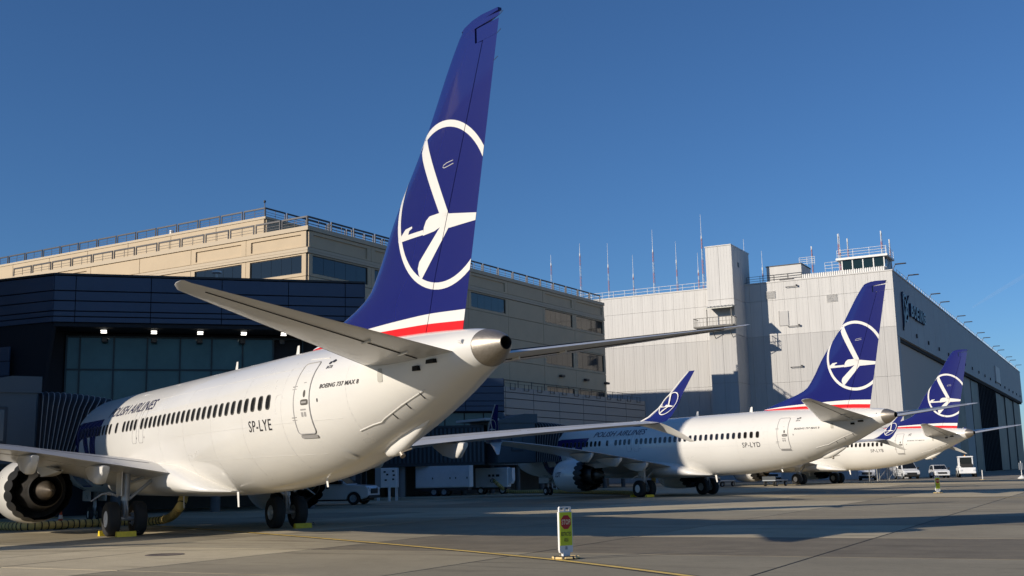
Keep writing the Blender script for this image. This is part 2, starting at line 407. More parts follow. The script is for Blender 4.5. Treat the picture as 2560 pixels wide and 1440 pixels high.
        for lvl in range(5):
            ring = []
            for k in range(N):
                ph = (k % 6) / 6.0; saw = abs(math.sin(math.pi * ph)) ** .75
                if lvl == 0: x, r = 15.78 - .22 * saw, 0
                elif lvl == 1: x, r = 15.98, 1.064
                elif lvl == 2: x, r = 16.16 + .30 * saw, 1.03 - .03 * saw
                elif lvl == 3: x, r = 16.14 + .29 * saw, 1.01 - .03 * saw
                else: x, r = 15.6, .95
                if lvl == 0: r = 1.11 - (x - 15.5) * .104 + .004
                t = 2 * math.pi * k / N
                ring.append((x - GX, ey + r * math.cos(t), ez + r * math.sin(t)))
            rg.append(ring)
        b.loft(rg, 0, False, False); b.build('chevron_nozzle', DARKM, en, ang=60)
        b = MB(); b.lathe([(15.6, .95), (15.5, .70), (15.9, .72), (16.4, .66), (16.9, .57), (16.92, .54), (16.6, .50), (16.3, .3)], 48, (-GX, ey, ez)); b.build('core_cowl', CORE, en)
        b = MB(); b.lathe([(16.3, .34), (16.7, .36), (17.05, .30), (17.4, .20), (17.7, .09), (17.84, .03), (17.85, .001)], 32, (-GX, ey, ez)); b.build('exhaust_plug', PLUGM, en)
        b = MB(); b.lathe([(13.55, .86), (13.6, .3), (13.35, .12), (13.25, .001)], 32, (-GX, ey, ez)); b.build('fan', DARKM, en)
        # pylon
        b = MB(); rg = []
        le, te, z, tc = wing_at(4.83)
        for x, zt, zb, w in ((13.4, ez + 1.16, ez + 1.0, .03), (14.2, ez + 1.36, ez + .9, .16), (15.4, ez + 1.42, ez + .7, .21), (16.2, 2.75, ez + .52, .23), (17.0, 2.45, ez + .46, .23), (17.9, 2.3, ez + .50, .20), (18.7, 2.2, ez + .56, .13), (19.3, 2.15, ez + .66, .03)):
            rg.append([(x - GX, ey + w, zt), (x - GX, ey + w * .8, zb), (x - GX, ey - w * .8, zb), (x - GX, ey - w, zt), (x - GX, ey - w * .5, zt + .04), (x - GX, ey + w * .5, zt + .04)])
        b.loft(rg); b.build('pylon', WHITE, root)
        # strake on the cowl
        if sd == -1:
            for nm, bx, bz, hh in (('LOT', (13.55, 14.25), 1.44, .36),):
                vs, fs = text_tris(nm, shear=.25, bold=.03)
                def cs(x, z):
                    r = interp([(12.95, .97), (13.01, 1.02), (13.22, 1.08), (13.65, 1.14), (14.2, 1.165)], x)[0] + .006
                    dz = z - ez; return (x - GX, ey - math.sqrt(max(.01, r * r - dz * dz)), z)
                decal('cowl_lettering', [(lerp(bx[0], bx[1], u), bz + hh * v) for u, v in vs], fs, cs, LETTERB, en, cut=[('z', [bz + .1, bz + .2]), ('x', [13.6, 13.8, 14.0])])
        # ---- main gear
        gy = sd * 2.86; b = MB()
        b.tube([(GX - GX, gy, .55), (0, gy, 1.25)], .085, 14); b.tube([(0, gy, 1.15), (-.05, gy - sd * .03, 2.2)], .14, 16)
        b.tube([(0, gy - .30, .565), (0, gy + .30, .565)], .075, 12)
        b.tube([(.02, gy - sd * .12, 1.2), (.05, gy - sd * 1.15, 2.05)], .055, 10); b.tube([(-.05, gy - sd * .15, 1.75), (-.05, gy - sd * 1.3, 2.15)], .045, 8)
        b.tube([(.16, gy, 1.15), (.30, gy, .86), (.10, gy, .60)], .035, 8)
        b.tube([(-.1, gy - .07, .62), (-.16, gy - .05, 1.1), (-.12, gy - .1, 1.7)], .016, 6); b.tube([(.1, gy + .08, .5), (.16, gy + .06, .9), (.12, gy + .02, 1.5)], .014, 6)
        mg = b.build('main_gear', GEARG, root)
        b = MB(); b.tube([(.05, gy + sd * .25, 1.28), (.04, gy + sd * .52, 1.42), (.03, gy + sd * .78, 1.38), (.0, gy + sd * 1.1, 1.16)], [.03, .035, .03, .02], 8)
        b.box(-.30, .34, gy + sd * .50 - .01, gy + sd * .50 + .01, 1.34, 1.40)
        b.build('door_link', GEARG, mg)
        b = MB(); b.cbox(-.34, .30, gy + sd * .20 - .02, gy + sd * .20 + .02, 1.30, 2.15, .01); b.build('gear_door', WHITE, mg)
        for w in (-.43, .43):
            b = MB(); q = w
            hub_out = w * sd > 0
            prof = [(-.19, .27), (-.205, .34), (-.205, .42), (-.19, .50), (-.15, .55), (-.08, .562), (.08, .562), (.15, .55), (.19, .50), (.205, .42), (.205, .34), (.19, .27), (0.1, .25), (-.1, .25), (-.19, .27)]
            b.lathe(prof, 40, (0, gy + w, .565), 'y'); b.build('tyre', RUBBER, mg, ang=50)
            b = MB(); s2 = 1 if w > 0 else -1
            b.lathe([(s2 * .17, .275), (s2 * .185, .26), (s2 * .15, .22), (s2 * .14, .12), (s2 * .17, .10), (s2 * .17, .001)], 32, (0, gy + w, .565), 'y', 0)
            b.lathe([(-s2 * .17, .275), (-s2 * .12, .22), (-s2 * .10, .001)], 24, (0, gy + w, .565), 'y', 1)
            if not hub_out:
                for kk in range(9):
                    a = 2 * math.pi * kk / 9; b.tube([(.17 * math.cos(a), gy + w - s2 * .13, .565 + .17 * math.sin(a)), (.17 * math.cos(a), gy + w - s2 * .24, .565 + .17 * math.sin(a))], .028, 6, 1)
            else:
                b.lathe([(s2 * .176, .262), (s2 * .186, .25), (s2 * .192, .0015)], 32, (0, gy + w, .565), 'y', 0)
                b.box(-.012, .012, gy + w + s2 * .193, gy + w + s2 * .197, .53, .62, 1)
            b.build('wheel_rim', [RIMW if hub_out else GEARG, GEARG], mg)
        # ---- horizontal stabiliser
        b = MB(); rg = []
        for y in frange(.35, 7.0, .6):
            t = (y - .7) / 6.47; rg.append([(p[0], sd * p[1], p[2]) for p in airfoil(lerp(33.45, 38.0, t), lerp(37.22, 38.7, t), lerp(4.43, 5.27, t), .095, y, 12, 0)])
        rg.append([(p[0], sd * p[1], p[2]) for p in airfoil(38.12, 38.68, 5.285, .06, 7.13, 12, 0)]); rg.append([(p[0], sd * p[1], p[2]) for p in airfoil(38.3, 38.62, 5.29, .03, 7.17, 12, 0)])
        b.loft(rg); st = b.build('stabiliser', GREYW, root, ang=50)
        b = MB()   # elevator gap and hinge fairings, underside
        for zz in (-1, 1):
            pts = []
            for y in frange(1.0, 6.6, .7):
                t = (y - .7) / 6.47; le, te, z = lerp(33.45, 38.0, t), lerp(37.22, 38.7, t), lerp(4.43, 5.27, t); c = te - le
                pts.append((le + c * .70 - GX, sd * y, z + zz * c * .0315))
            b.tube(pts, .014, 5)
        b.build('elevator_gap', DARKM, st)
        b = MB()
        for y in (1.5, 2.6):
            t = (y - .7) / 6.47; le, te, z = lerp(33.45, 38.0, t), lerp(37.22, 38.7, t), lerp(4.43, 5.27, t); c = te - le
            b.tube([(le + c * .66 - GX, sd * y, z - c * .036), (le + c * .78 - GX, sd * y, z - c * .03)], .03, 6)
        b.build('hinge_fairing', WHITE, st)
        b = MB(); lep = []
        for y in frange(.9, 6.9, .6):
            t = (y - .7) / 6.47; a = airfoil(lerp(33.45, 38.0, t) - .008, lerp(37.22, 38.7, t), lerp(4.43, 5.27, t), .098, y, 12, 0); lep.append([(p[0], sd * p[1], p[2]) for p in a[10:15]])
        b.loft(lep, 0, False, False, closed=False); b.build('leading_edge', POLISH, st)
        b = MB(); b.box(35.95 - GX, 36.18 - GX, sd * .94 - .05, sd * .94 + .05, 4.09, 4.20); b.box(36.38 - GX, 36.72 - GX, sd * .83 - .05, sd * .83 + .05, 4.22, 4.31); b.build('trim_opening', BLACK, st)
    # ---- fin and rudder
    zs = frange(4.95, 11.58, .2) + [11.61, 11.8, 11.97, 12.0, 12.01, 12.06, 12.1]
    def finring(z, rud):
        le, te, th = fle(z), fte(z), fth(z)
        if z > 11.6: th = 37.45
        a0, a1 = (th + (.013 if z < 11.6 else .06), te) if rud else (le, th - .013 if z < 12.0 else te)
        n = 18; xs = [a0 + (a1 - a0) * ((i / n) ** 2 if not rud else i / n) for i in range(n + 1)]
        p = [(x - GX, fhalf(x, z), z) for x in xs]; q = [(x - GX, -fhalf(x, z), z) for x in xs]
        return p + q[::-1]
    b = MB(); b.loft([finring(z, False) for z in zs]); 
    # rounded tip cap
    tip = [(36.80, 12.10), (36.95, 12.17), (37.3, 12.23), (37.7, 12.235), (38.38, 12.17), (38.385, 12.10)]
    fn = b.build('vertical_fin', BLUE, root, ang=50)
    b = MB(); b.prism([(x, z) for x, z in tip], -.05, .05, lambda u, v, d: (u - GX, d, v)); b.build('fin_tip', BLUE, fn)
    b = MB(); b.loft([finring(z, True) for z in frange(4.97, 11.598, .25)]); b.build('rudder', BLUE, fn, ang=50)
    b = MB(); b.loft([finring(z, True) for z in frange(11.602, 11.94, .08)]); b.build('rudder_horn', BLUE, fn, ang=50)
    fs_ = finsurf(.004); b = MB(); b.tube([fs_(x, z) for x, z in ((36.45, 9.06), (36.2, 9.05), (36.06, 9.02), (36.02, 8.98), (36.07, 8.95), (36.2, 8.955), (36.46, 8.98))], .009, 5); b.build('fin_marking', WHITE, fn)
    def clip_ok(x, z): return fle(z) + .02 < x < fte(z) - .004 and abs(x - fth(z)) > .012
    def fin_decal(name, vs, fs, m, zc, xc=(), off=.006):
        for sdd in (-1,):
            bm = bmesh.new(); bv = [bm.verts.new((a, 0, c)) for a, c in vs]
            for f in fs:
                try: bm.faces.new([bv[i] for i in f])
                except ValueError: pass
            def bis(co, no): bmesh.ops.bisect_plane(bm, geom=bm.verts[:] + bm.edges[:] + bm.faces[:], plane_co=co, plane_no=no)
            for l in zc: bis((0, 0, l), (0, 0, 1))
            for l in xc: bis((l, 0, 0), (1, 0, 0))
            for dx in (-.012, .012): bis((35.03 + dx, 0, 5.06), (1, 0, -HS))
            bis((36.576, 0, 4.97), (1, 0, -.2528))
            for i in range(len(FINLE) - 1):
                pass
            dead = [f for f in bm.faces if not clip_ok(f.calc_center_median().x, f.calc_center_median().z)]
            bmesh.ops.delete(bm, geom=dead, context='FACES')
            s = finsurf(off, sdd)
            for v in bm.verts: v.co = Vector(s(max(v.co.x, fle(v.co.z) + .03), v.co.z))
            bmesh.ops.recalc_face_normals(bm, faces=bm.faces)
            me = bpy.data.meshes.new(name); bm.to_mesh(me); bm.free(); me.materials.append(m)
            for p in me.polygons: p.use_smooth = True
            link(name, me, fn)
    ring, bird = logo_polys()
    vs, fs = poly_tris(ring + bird)
    fin_decal('tail_emblem', vs, fs, WHITE, frange(6.0, 10.2, .12), frange(33.7, 38, .15))
    def band(z0, z1, n=40):
        vs = []; fs = []
        for i in range(n + 1):
            x = lerp(28.3, 36.75, i / n); vs += [(x, z0(x)), (x, z1(x))]
            if i: fs.append((2 * i - 2, 2 * i, 2 * i + 1, 2 * i - 1))
        return vs, fs
    zr = lambda x: interp([(28.3, 5.37), (31, 5.40), (34.8, 5.33), (36.8, 5.22)], x)[0]
    zw = lambda x: interp([(28.3, 5.385), (31, 5.51), (34.8, 5.56), (36.8, 5.48)], x)[0]
    vs, fs = band(zr, zw); fin_decal('white_stripe', vs, fs, WHITE, [], frange(28, 37, .2), .007)
    vs, fs = band(lambda x: 4.96, zr); fin_decal('red_stripe', vs, fs, RED, [], frange(28, 37, .2), .007)
    b = MB()   # static wicks
    for z in (12.0, 11.6, 11.0): b.tube([(fte(z) - GX - .02, 0, z), (fte(z) - GX + .16, 0, z + .05)], .006, 4)
    b.build('static_wick', LETTER, fn)
    # ---- cabin windows (port side)
    win = MB(); n = 20
    def rr(w, h, e=3.2): return [(w * math.copysign(abs(math.cos(2*math.pi*k/n)) ** (2/e), math.cos(2*math.pi*k/n)), h * math.copysign(abs(math.sin(2*math.pi*k/n)) ** (2/e), math.sin(2*math.pi*k/n))) for k in range(n)]
    def bend(x, z, o): return (x, -(math.sqrt(1.86 ** 2 - min(1.8, (z)) ** 2) - 1.86) - o, z)
    o1, o2 = rr(.142, .208), rr(.120, .182)
    win.loft([[bend(x, z, -.004) for x, z in o1], [bend(x, z, .016) for x, z in o1], [bend(x, z, .016) for x, z in o2]], 1, False, False)
    win.loft([[bend(x, z, .016) for x, z in o2], [bend(x, z, .012) for x, z in o2]], 0, False, True)
    wme = win.mesh('cabin_window', [GLASSD, WFRAME])
    idxs = list(range(0, 24)) + [24.62, 25.62, 26.62, 27.62, 29.6, 31.4, 32.4, 33.4, 34.4, 35.4, 36.4, 37.4, 38.4, 39.4, 40.4]
    zwin = 3.80
    for i in idxs:
        x = 29.38 - .508 * i; p = fsurf(0.0)(x, zwin)
        if x < 8.5: continue
        w = link('cabin_window', wme, fz); w.location = p
        q = fsurf(0.0)(x + .3, zwin); tz = math.atan2(q[1] - p[1], .3)
        zt, zb, hw = fus(x); h = zt - zb; zc = zb + .53 * h; a = .47 * h
        ny, nz = p[1] / hw ** 2, (zwin - zc) / a ** 2
        w.rotation_euler = (-math.atan2(nz, -ny) * 1.0, 0, tz)
    # overwing exits, doors, hatches: raised seams lying on the skin
    def seam(name, pts2, m, r=.008, parent=fz, off=.002):
        b = MB(); s = fsurf(off); b.tube([s(x, z) for x, z in pts2], r, 5); return b.build(name, m, parent)
    def rrect(x0, x1, z0, z1, rad=.1, lean=0.0):
        pts = []
        for cx, cz, a0 in ((x1 - rad, z1 - rad, 0), (x0 + rad, z1 - rad, 90), (x0 + rad, z0 + rad, 180), (x1 - rad, z0 + rad, 270)):
            for k in range(5):
                a = R(a0 + 22.5 * k); pts.append((cx + rad * math.cos(a), cz + rad * math.sin(a)))
        pts.append(pts[0]); out = []
        for (a, b2), (c, d) in zip(pts[:-1], pts[1:]):
            nn = max(1, int(abs(d - b2) / .15))
            out += [(lerp(a, c, i / nn), lerp(b2, d, i / nn)) for i in range(nn)]
        return out + [out[0]]
    for i in (23, 24.62):
        x = 29.38 - .508 * i; seam('exit_hatch_seam', rrect(x - .26, x + .26, 3.12, 4.28, .1), SEAM, .008)
    for x, z in ((17.17, 3.3), (18.1, 3.3)):
        b = MB(); p = fsurf(.004)(x, z); b.lathe([(p[1], .035), (p[1] - .004, .001)], 10, (p[0], 0, p[2]), 'y'); b.build('hatch_vent', LETTER, fz)
    # aft service door
    dp = rrect(30.93, 31.74, 2.87, 4.70, .10)
    seam('door_seal', dp, SEAM, .022)
    b = MB(); s = fsurf(.012); outl = dp[:-1]
    vs, fs = poly_tris([[(lerp(31.335, x, .965), lerp(3.785, z, .985)) for x, z in outl]])
    dd = decal('aft_door', vs, fs, fsurf(.006), WHITE, fz, cut=[('z', frange(2.9, 4.7, .12)), ('x', [31.1, 31.3, 31.5])])
    def rdec(name, x0, x1, z0, z1, m, e=2.6, par=None, off=.010, lean=0):
        c = [((x0+x1)/2 + (x1-x0)/2*math.copysign(abs(math.cos(2*math.pi*k/20))**(2/e), math.cos(2*math.pi*k/20)) , (z0+z1)/2 + (z1-z0)/2*math.copysign(abs(math.sin(2*math.pi*k/20))**(2/e), math.sin(2*math.pi*k/20))) for k in range(20)]
        v, f = poly_tris([c]); return decal(name, v, f, fsurf(off), m, par or fz)
    rdec('door_window', 31.42, 31.54, 3.79, 3.98, WFRAME, 2.2); rdec('door_handle', 31.30, 31.68, 3.59, 3.74, WFRAME, 4); rdec('handle_grip', 31.35, 31.61, 3.64, 3.69, SEAM, 4, None, .014)
    for x0, x1, z0, z1 in ((31.30, 31.40, 3.30, 3.42), (31.44, 31.54, 3.30, 3.42), (31.28, 31.56, 3.46, 3.50), (31.36, 31.50, 4.16, 4.18)): rdec('door_placard', x0, x1, z0, z1, SEAM, 6)
    rdec('door_sill', 31.02, 31.74, 2.77, 2.855, SEAM, 8, None, .03)
    for z in (3.30, 4.10):
        seam('door_hinge', [(30.80, z), (31.05, z)], SEAM, .014); seam('door_hinge', [(30.80, z - .07), (31.05, z - .07)], SEAM, .010)
    rdec('pressure_port', 32.09, 32.14, 3.63, 3.73, LETTER, 2)
    seam('skin_lap', [(x, 3.18) for x in frange(21.0, 33.0, .6)], mat('faint_seam', (.62, .61, .58), .5), .004)
    FS = mat('faint_skin_seam', (.64, .625, .59), .4)
    for z in (4.62, 2.35): seam('skin_lap', [(x, z) for x in frange(14.0, 31.5, .7)], FS, .003)
    for x in (15.2, 19.8, 22.4, 25.0, 27.6, 30.2, 33.4):
        zt, zb, hw = fus(x); seam('skin_joint', [(x, z) for z in frange(zb + .12, zt - .06, .16)], FS, .0028, fz, .0005)
    seam('outflow_cover', rrect(29.85, 30.25, 3.45, 3.95, .12)[:14], mat('faint_seam', (.6, .6, .6)), .005)
    for tx, z0, h, x0, x1 in (('BOEING 737 MAX 8', 3.96, .11, 32.2, 33.95), ('IATA', 4.46, .08, 32.22, 32.52)):
        v, f = text_tris(tx, .25, 1.05, .025)
        decal('type_lettering', [(lerp(x0, x1, a), z0 + h * c) for a, c in v], f, fsurf(.006), LETTER, fz, cut=[('x', frange(x0, x1, .2))])
    rdec('association_emblem', 32.24, 32.37, 4.57, 4.65, LETTER, 2); rdec('association_emblem', 32.35, 32.56, 4.60, 4.69, LETTER, 1.2)
    v, f = text_tris('POLISH AIRLINES', .30, 1.02, .012)
    decal('airline_lettering', [(lerp(12.5, 18.5, a), 4.27 + .37 * c) for a, c in v], f, fsurf(.006), LETTERB, fz, cut=[('z', frange(4.27, 4.64, .06))])
    # big forward lettering: wide bar running into round and upright strokes
    bar = [(7.75, 3.95), (8.0, 4.17), (8.5, 4.26), (12.0, 4.26), (11.75, 3.60), (9.3, 3.60), (8.9, 3.5), (7.9, 3.2)]
    ol = [(7.75, 3.96), (7.55, 3.6), (7.45, 2.9), (7.6, 2.2), (8.2, 1.75), (9.2, 1.62), (9.9, 1.75), (10.3, 2.3), (10.25, 3.0), (10.0, 3.61), (9.3, 3.61), (9.55, 3.0), (9.55, 2.4), (9.25, 2.12), (8.8, 2.12), (8.5, 2.4), (8.5, 3.0), (8.75, 3.4), (8.95, 3.7)]
    tl = [(10.45, 3.61), (11.35, 3.61), (10.95, 1.6), (10.1, 1.6)]
    ll = [(6.0, 4.2), (6.7, 4.2), (6.4, 2.2), (7.5, 2.2), (7.4, 1.6), (5.7, 1.6)]
    vs, fs = poly_tris([bar, ol, tl, ll])
    decal('title_lettering', vs, fs, fsurf(.006), BLUE, fz, cut=[('z', frange(1.6, 4.3, .1)), ('x', frange(5.5, 13, .35))])
    # forward door outline
    seam('door_seal', rrect(4.6, 5.46, 2.86, 4.70, .1), SEAM, .014)
    # cockpit windows
    for i, (pts) in enumerate(([(1.75, 3.55), (2.3, 3.6), (2.42, 4.05), (2.05, 3.95)], [(2.4, 3.6), (2.95, 3.65), (2.95, 4.05), (2.5, 4.06)], [(3.05, 3.68), (3.4, 3.72), (3.35, 4.02), (3.05, 4.03)])):
        for q in (-1, 1):
            v, f = poly_tris([pts]); decal('cockpit_window', v, f, fsurf(.008, q), GLASSD, fz, cut=[('x', frange(1.7, 3.4, .15)), ('z', [3.7, 3.8, 3.9, 4.0])])
    # blade antennas, drain mast, tail skid, beacon, outflow
    for nm, x, z0, h in (('blade_antenna', 21.9, 5.31, .34), ('blade_antenna', 27.0, 5.31, .34)):
        b = MB(); rg = []
        for t in (0, .5, 1): rg.append([(x + t * .14 + .28 * (1 - .45 * t) * c - GX, .022 * (1 - .5 * t) * s, z0 + h * t) for c, s in ((0, 0), (.3, 1), (1, 0), (.3, -1))])
        b.loft(rg); b.build(nm, WHITE, root, smooth=False)
    for x in (15.2, 18.6):
        b = MB(); b.cbox(x - GX, x + .22 - GX, -.06, .06, 5.30, 5.37, .02); b.build('roof_beacon', WHITE, root)
    def mast(name, x, y, h, c, lean=.12):
        zt = fsurf(0)(x, 0)[2]; zb = fus(x)[1]
        b = MB(); rg = []
        for t in (0, 1): rg.append([(x + lean * t + c * (1 - .35 * t) * a - GX, y + .02 * s, zb + .06 - (h + .06) * t) for a, s in ((0, 0), (.35, 1), (1, 0), (.35, -1))])
        b.loft(rg); b.build(name, WHITE, root, smooth=False)
    mast('drain_mast', 18.9, -.7, .50, .16); mast('drain_mast', 24.3, -.75, .40, .18); mast('drain_mast', 29.6, -.2, .18, .14)
    b = MB(); rg = []     # tail skid fairing
    for x, dz, w, h in ((32.75, .05, .04, .05), (33.0, -.02, .13, .15), (33.4, -.05, .18, .22), (33.9, -.03, .18, .23), (34.5, .02, .13, .18), (35.0, .05, .03, .06)):
        z = fus(x)[1] + dz
        rg.append([(x - GX, w * math.cos(2*math.pi*k/14), z + h * math.sin(2*math.pi*k/14)) for k in range(14)])
    b.loft(rg); sk = b.build('tail_skid', WHITE, root)
    b = MB(); b.tube([(33.5 - GX, 0, 2.40), (33.68 - GX, 0, 2.22)], .07, 10); b.tube([(33.6 - GX, 0, 2.32), (34.15 - GX, 0, 2.40)], .02, 6); b.build('skid_shoe', METAL, sk)
    rdec('outflow_valve', 32.0, 32.3, 2.24, 2.42, WHITE, 5, fz, .05)
    for z0, z1, x0 in ((3.20, 3.09, 34.65), (3.41, 3.29, 35.23), (3.62, 3.49, 35.80)):
        b = MB(); s = fsurf(.003); b.tube([s(x0, z0), s(x0 - .01, z1)], .016, 5); b.build('louvre_slot', LETTER, fz)
    seam('access_panel_seam', [(33.3, 2.86), (33.84, 2.98), (34.14, 3.03), (34.3, 3.10), (35.1, 3.38), (35.98, 3.67)], WHITE, .016)
    seam('gutter', [(30.9, 4.83), (31.5, 4.80), (32.02, 4.77)], WHITE, .014)
    # jackscrew marking tape below the stabiliser
    rdec('grey_tape', 34.68, 34.86, 3.93, 4.25, mat('grey_tape', (.42, .41, .37), .6), 6)
    # ---- nose gear
    b = MB(); b.tube([(4.0 - GX, 0, .35), (4.0 - GX, 0, 1.5)], .08, 12); b.tube([(4.0 - GX, 0, 1.0), (4.9 - GX, 0, 1.5)], .05, 8); b.tube([(4.0 - GX, -.28, .345), (4.0 - GX, .28, .345)], .05, 10)
    ng = b.build('nose_gear', GEARG, root)
    for y in (-.2, .2):
        b = MB(); b.lathe([(-.09, .17), (-.10, .25), (-.07, .33), (0, .345), (.07, .33), (.10, .25), (.09, .17), (0, .15), (-.09, .17)], 28, (4.0 - GX, y, .345), 'y'); b.build('tyre', RUBBER, ng, ang=50)
        b = MB(); b.lathe([(-.08, .17), (-.04, .001)], 20, (4.0 - GX, y, .345), 'y'); b.lathe([(.08, .17), (.04, .001)], 20, (4.0 - GX, y, .345), 'y'); b.build('wheel_rim', RIMW, ng)
    for y in (-.35, .35):
        b = MB(); b.cbox(3.2 - GX, 4.6 - GX, y - .015, y + .015, .95, 1.42, .01); b.build('gear_door', WHITE, ng)
    reg_text(reg, fz)
    return root
def reg_text(reg, fz):
    v, f = text_tris(reg, 0, 1.12, .006)
    decal('registration_lettering', [(lerp(28.06, 29.54, a), 3.04 + .31 * c) for a, c in v], f, fsurf(.006), LETTER, fz, cut=[('z', [3.13, 3.23, 3.33])])
POSES = [(-10.6854, 39.5211, -0.97434), (11.0725, 78.7308, -0.99288), (31.5964, 118.8937, -0.98614)]
plane1 = make_aircraft(None, 'SP-LYE', 'nearest white airliner, seen from behind, towering blue tail fin, registration SP-LYE', POSES[0], None)
plane2 = make_aircraft(plane1, 'SP-LYD', 'middle white airliner with blue tail and registration SP-LYD, beyond the nearest one', POSES[1], None)
plane3 = make_aircraft(plane1, 'SP-LYB', 'farthest white airliner on the right, registration SP-LYB, in front of the hangar doors', POSES[2], None)
# ================================================================= apron
UP = Vector((0, 0, 1))
class Wall:
    """u along the wall, d outwards, z up"""
    def __init__(s, O, e, n): s.O = Vector((O[0], O[1], 0)); s.e = Vector((e[0], e[1], 0)); s.n = Vector((n[0], n[1], 0))
    def __call__(s, u, d, z): return s.O + s.e * u + s.n * d + UP * z
    def box(s, b, u0, u1, d0, d1, z0, z1, mi=0): b.box(u0, u1, d0, d1, z0, z1, mi, T=lambda p: s(p.x, p.y, p.z))
    def cbox(s, b, u0, u1, d0, d1, z0, z1, c=.02, mi=0): b.cbox(u0, u1, d0, d1, z0, z1, c, mi, T=lambda p: s(p.x, p.y, p.z))
def ground_mat(name, c1, c2, c3, sc1=.35, streak=(1, 1, 1), rough=.85, bump=.25, joints=False):
    m = bpy.data.materials.new(name); m.use_nodes = True; nt = m.node_tree; N = nt.nodes.new; b = nt.nodes['Principled BSDF']
    b.inputs['Roughness'].default_value = rough
    tc = N('ShaderNodeTexCoord'); mp = N('ShaderNodeMapping'); mp.inputs['Scale'].default_value = streak
    oi = N('ShaderNodeObjectInfo'); vm = N('ShaderNodeVectorMath'); vm.operation = 'SCALE'; vm.inputs[0].default_value = (71, 37, 13); nt.links.new(oi.outputs['Random'], vm.inputs['Scale'])
    va = N('ShaderNodeVectorMath'); va.operation = 'ADD'; nt.links.new(tc.outputs['Object'], va.inputs[0]); nt.links.new(vm.outputs[0], va.inputs[1])
    nt.links.new(va.outputs[0], mp.inputs[0])
    def noise(s, d=7, r=.6):
        n = N('ShaderNodeTexNoise'); n.inputs['Scale'].default_value = s; n.inputs['Detail'].default_value = d; n.inputs['Roughness'].default_value = r
        nt.links.new(mp.outputs[0], n.inputs['Vector']); return n
    n1 = noise(sc1); n2 = noise(sc1 * 9, 8, .7); n3 = noise(60, 3, .6)
    r1 = N('ShaderNodeValToRGB'); e = r1.color_ramp.elements; e[0].position = .32; e[1].position = .70; e[0].color = (*c1, 1); e[1].color = (*c2, 1)
    nt.links.new(n1.outputs['Fac'], r1.inputs[0])
    r2 = N('ShaderNodeValToRGB'); e = r2.color_ramp.elements; e[0].position = .50; e[1].position = .72; e[0].color = (0, 0, 0, 1); e[1].color = (1, 1, 1, 1)
    nt.links.new(n2.outputs['Fac'], r2.inputs[0])
    mx = N('ShaderNodeMix'); mx.data_type = 'RGBA'; nt.links.new(r1.outputs[0], mx.inputs[6]); mx.inputs[7].default_value = (*c3, 1)
    mu = N('ShaderNodeMath'); mu.operation = 'MULTIPLY'; mu.inputs[1].default_value = .45; nt.links.new(r2.outputs[0], mu.inputs[0]); nt.links.new(mu.outputs[0], mx.inputs[0])
    m3 = N('ShaderNodeMix'); m3.data_type = 'RGBA'; m3.blend_type = 'MULTIPLY'; m3.inputs[0].default_value = .35
    nt.links.new(mx.outputs[2], m3.inputs[6])
    r3 = N('ShaderNodeValToRGB'); e = r3.color_ramp.elements; e[0].position = .3; e[1].position = .65; e[0].color = (.45, .45, .45, 1); e[1].color = (1.15, 1.15, 1.15, 1)
    nt.links.new(n3.outputs['Fac'], r3.inputs[0]); nt.links.new(r3.outputs[0], m3.inputs[7])
    hs = N('ShaderNodeHueSaturation'); mr = N('ShaderNodeMapRange'); mr.inputs[3].default_value = .86; mr.inputs[4].default_value = 1.12
    nt.links.new(oi.outputs['Random'], mr.inputs[0]); nt.links.new(mr.outputs[0], hs.inputs['Value']); nt.links.new(m3.outputs[2], hs.inputs['Color'])
    # tyre scuffs and drips: sparse long dark streaks
    ms = N('ShaderNodeMapping'); ms.inputs['Scale'].default_value = (.25, 2.2, 1); ms.inputs['Rotation'].default_value = (0, 0, .5); nt.links.new(va.outputs[0], ms.inputs[0])
    n4 = N('ShaderNodeTexNoise'); n4.inputs['Scale'].default_value = .8; n4.inputs['Detail'].default_value = 5; nt.links.new(ms.outputs[0], n4.inputs['Vector'])
    r4 = N('ShaderNodeValToRGB'); e = r4.color_ramp.elements; e[0].position = .58; e[1].position = .72; e[0].color = (1, 1, 1, 1); e[1].color = (.62, .60, .57, 1); nt.links.new(n4.outputs['Fac'], r4.inputs[0])
    m5 = N('ShaderNodeMix'); m5.data_type = 'RGBA'; m5.blend_type = 'MULTIPLY'; m5.inputs[0].default_value = 1; nt.links.new(hs.outputs[0], m5.inputs[6]); nt.links.new(r4.outputs[0], m5.inputs[7])
    nt.links.new(m5.outputs[2], b.inputs['Base Color'])
    bp = N('ShaderNodeBump'); bp.inputs['Strength'].default_value = bump; bp.inputs['Distance'].default_value = .01; nt.links.new(n3.outputs['Fac'], bp.inputs['Height']); nt.links.new(bp.outputs[0], b.inputs['Normal'])
    return m
SL = [ground_mat('worn_concrete_light', (.44, .37, 0.241), (.56, .475, 0.314), (.33, .275, 0.177)),
      ground_mat('worn_concrete_mid', (.28, .237, 0.157), (.38, .325, 0.218), (.205, .172, 0.114)),
      ground_mat('exposed_aggregate', (.175, .145, 0.097), (.25, .21, 0.143), (.115, .094, 0.064), 1.2, bump=.6),
      ground_mat('worn_concrete_grey', (.26, .226, 0.153), (.345, .30, 0.206), (.195, .167, 0.113))]
JOINT = mat('joint_sealant', (.025, .022, .02), .9)
FAR = ground_mat('far_apron_concrete', (.26, .222, .165), (.35, .30, .225), (.20, .17, .125), .08)
b = MB(); b.add([(-3000, -600, -.03), (3000, -600, -.03), (3000, 6000, -.03), (-3000, 6000, -.03)], [(0, 1, 2, 3)])
ground = tag(b.build('ground', FAR), kind='structure')
b = MB(); b.add([(-160, -30, -.007), (160, -30, -.007), (160, 330, -.007), (-160, 330, -.007)], [(0, 1, 2, 3)])
apron = tag(b.build('apron', JOINT), kind='structure')
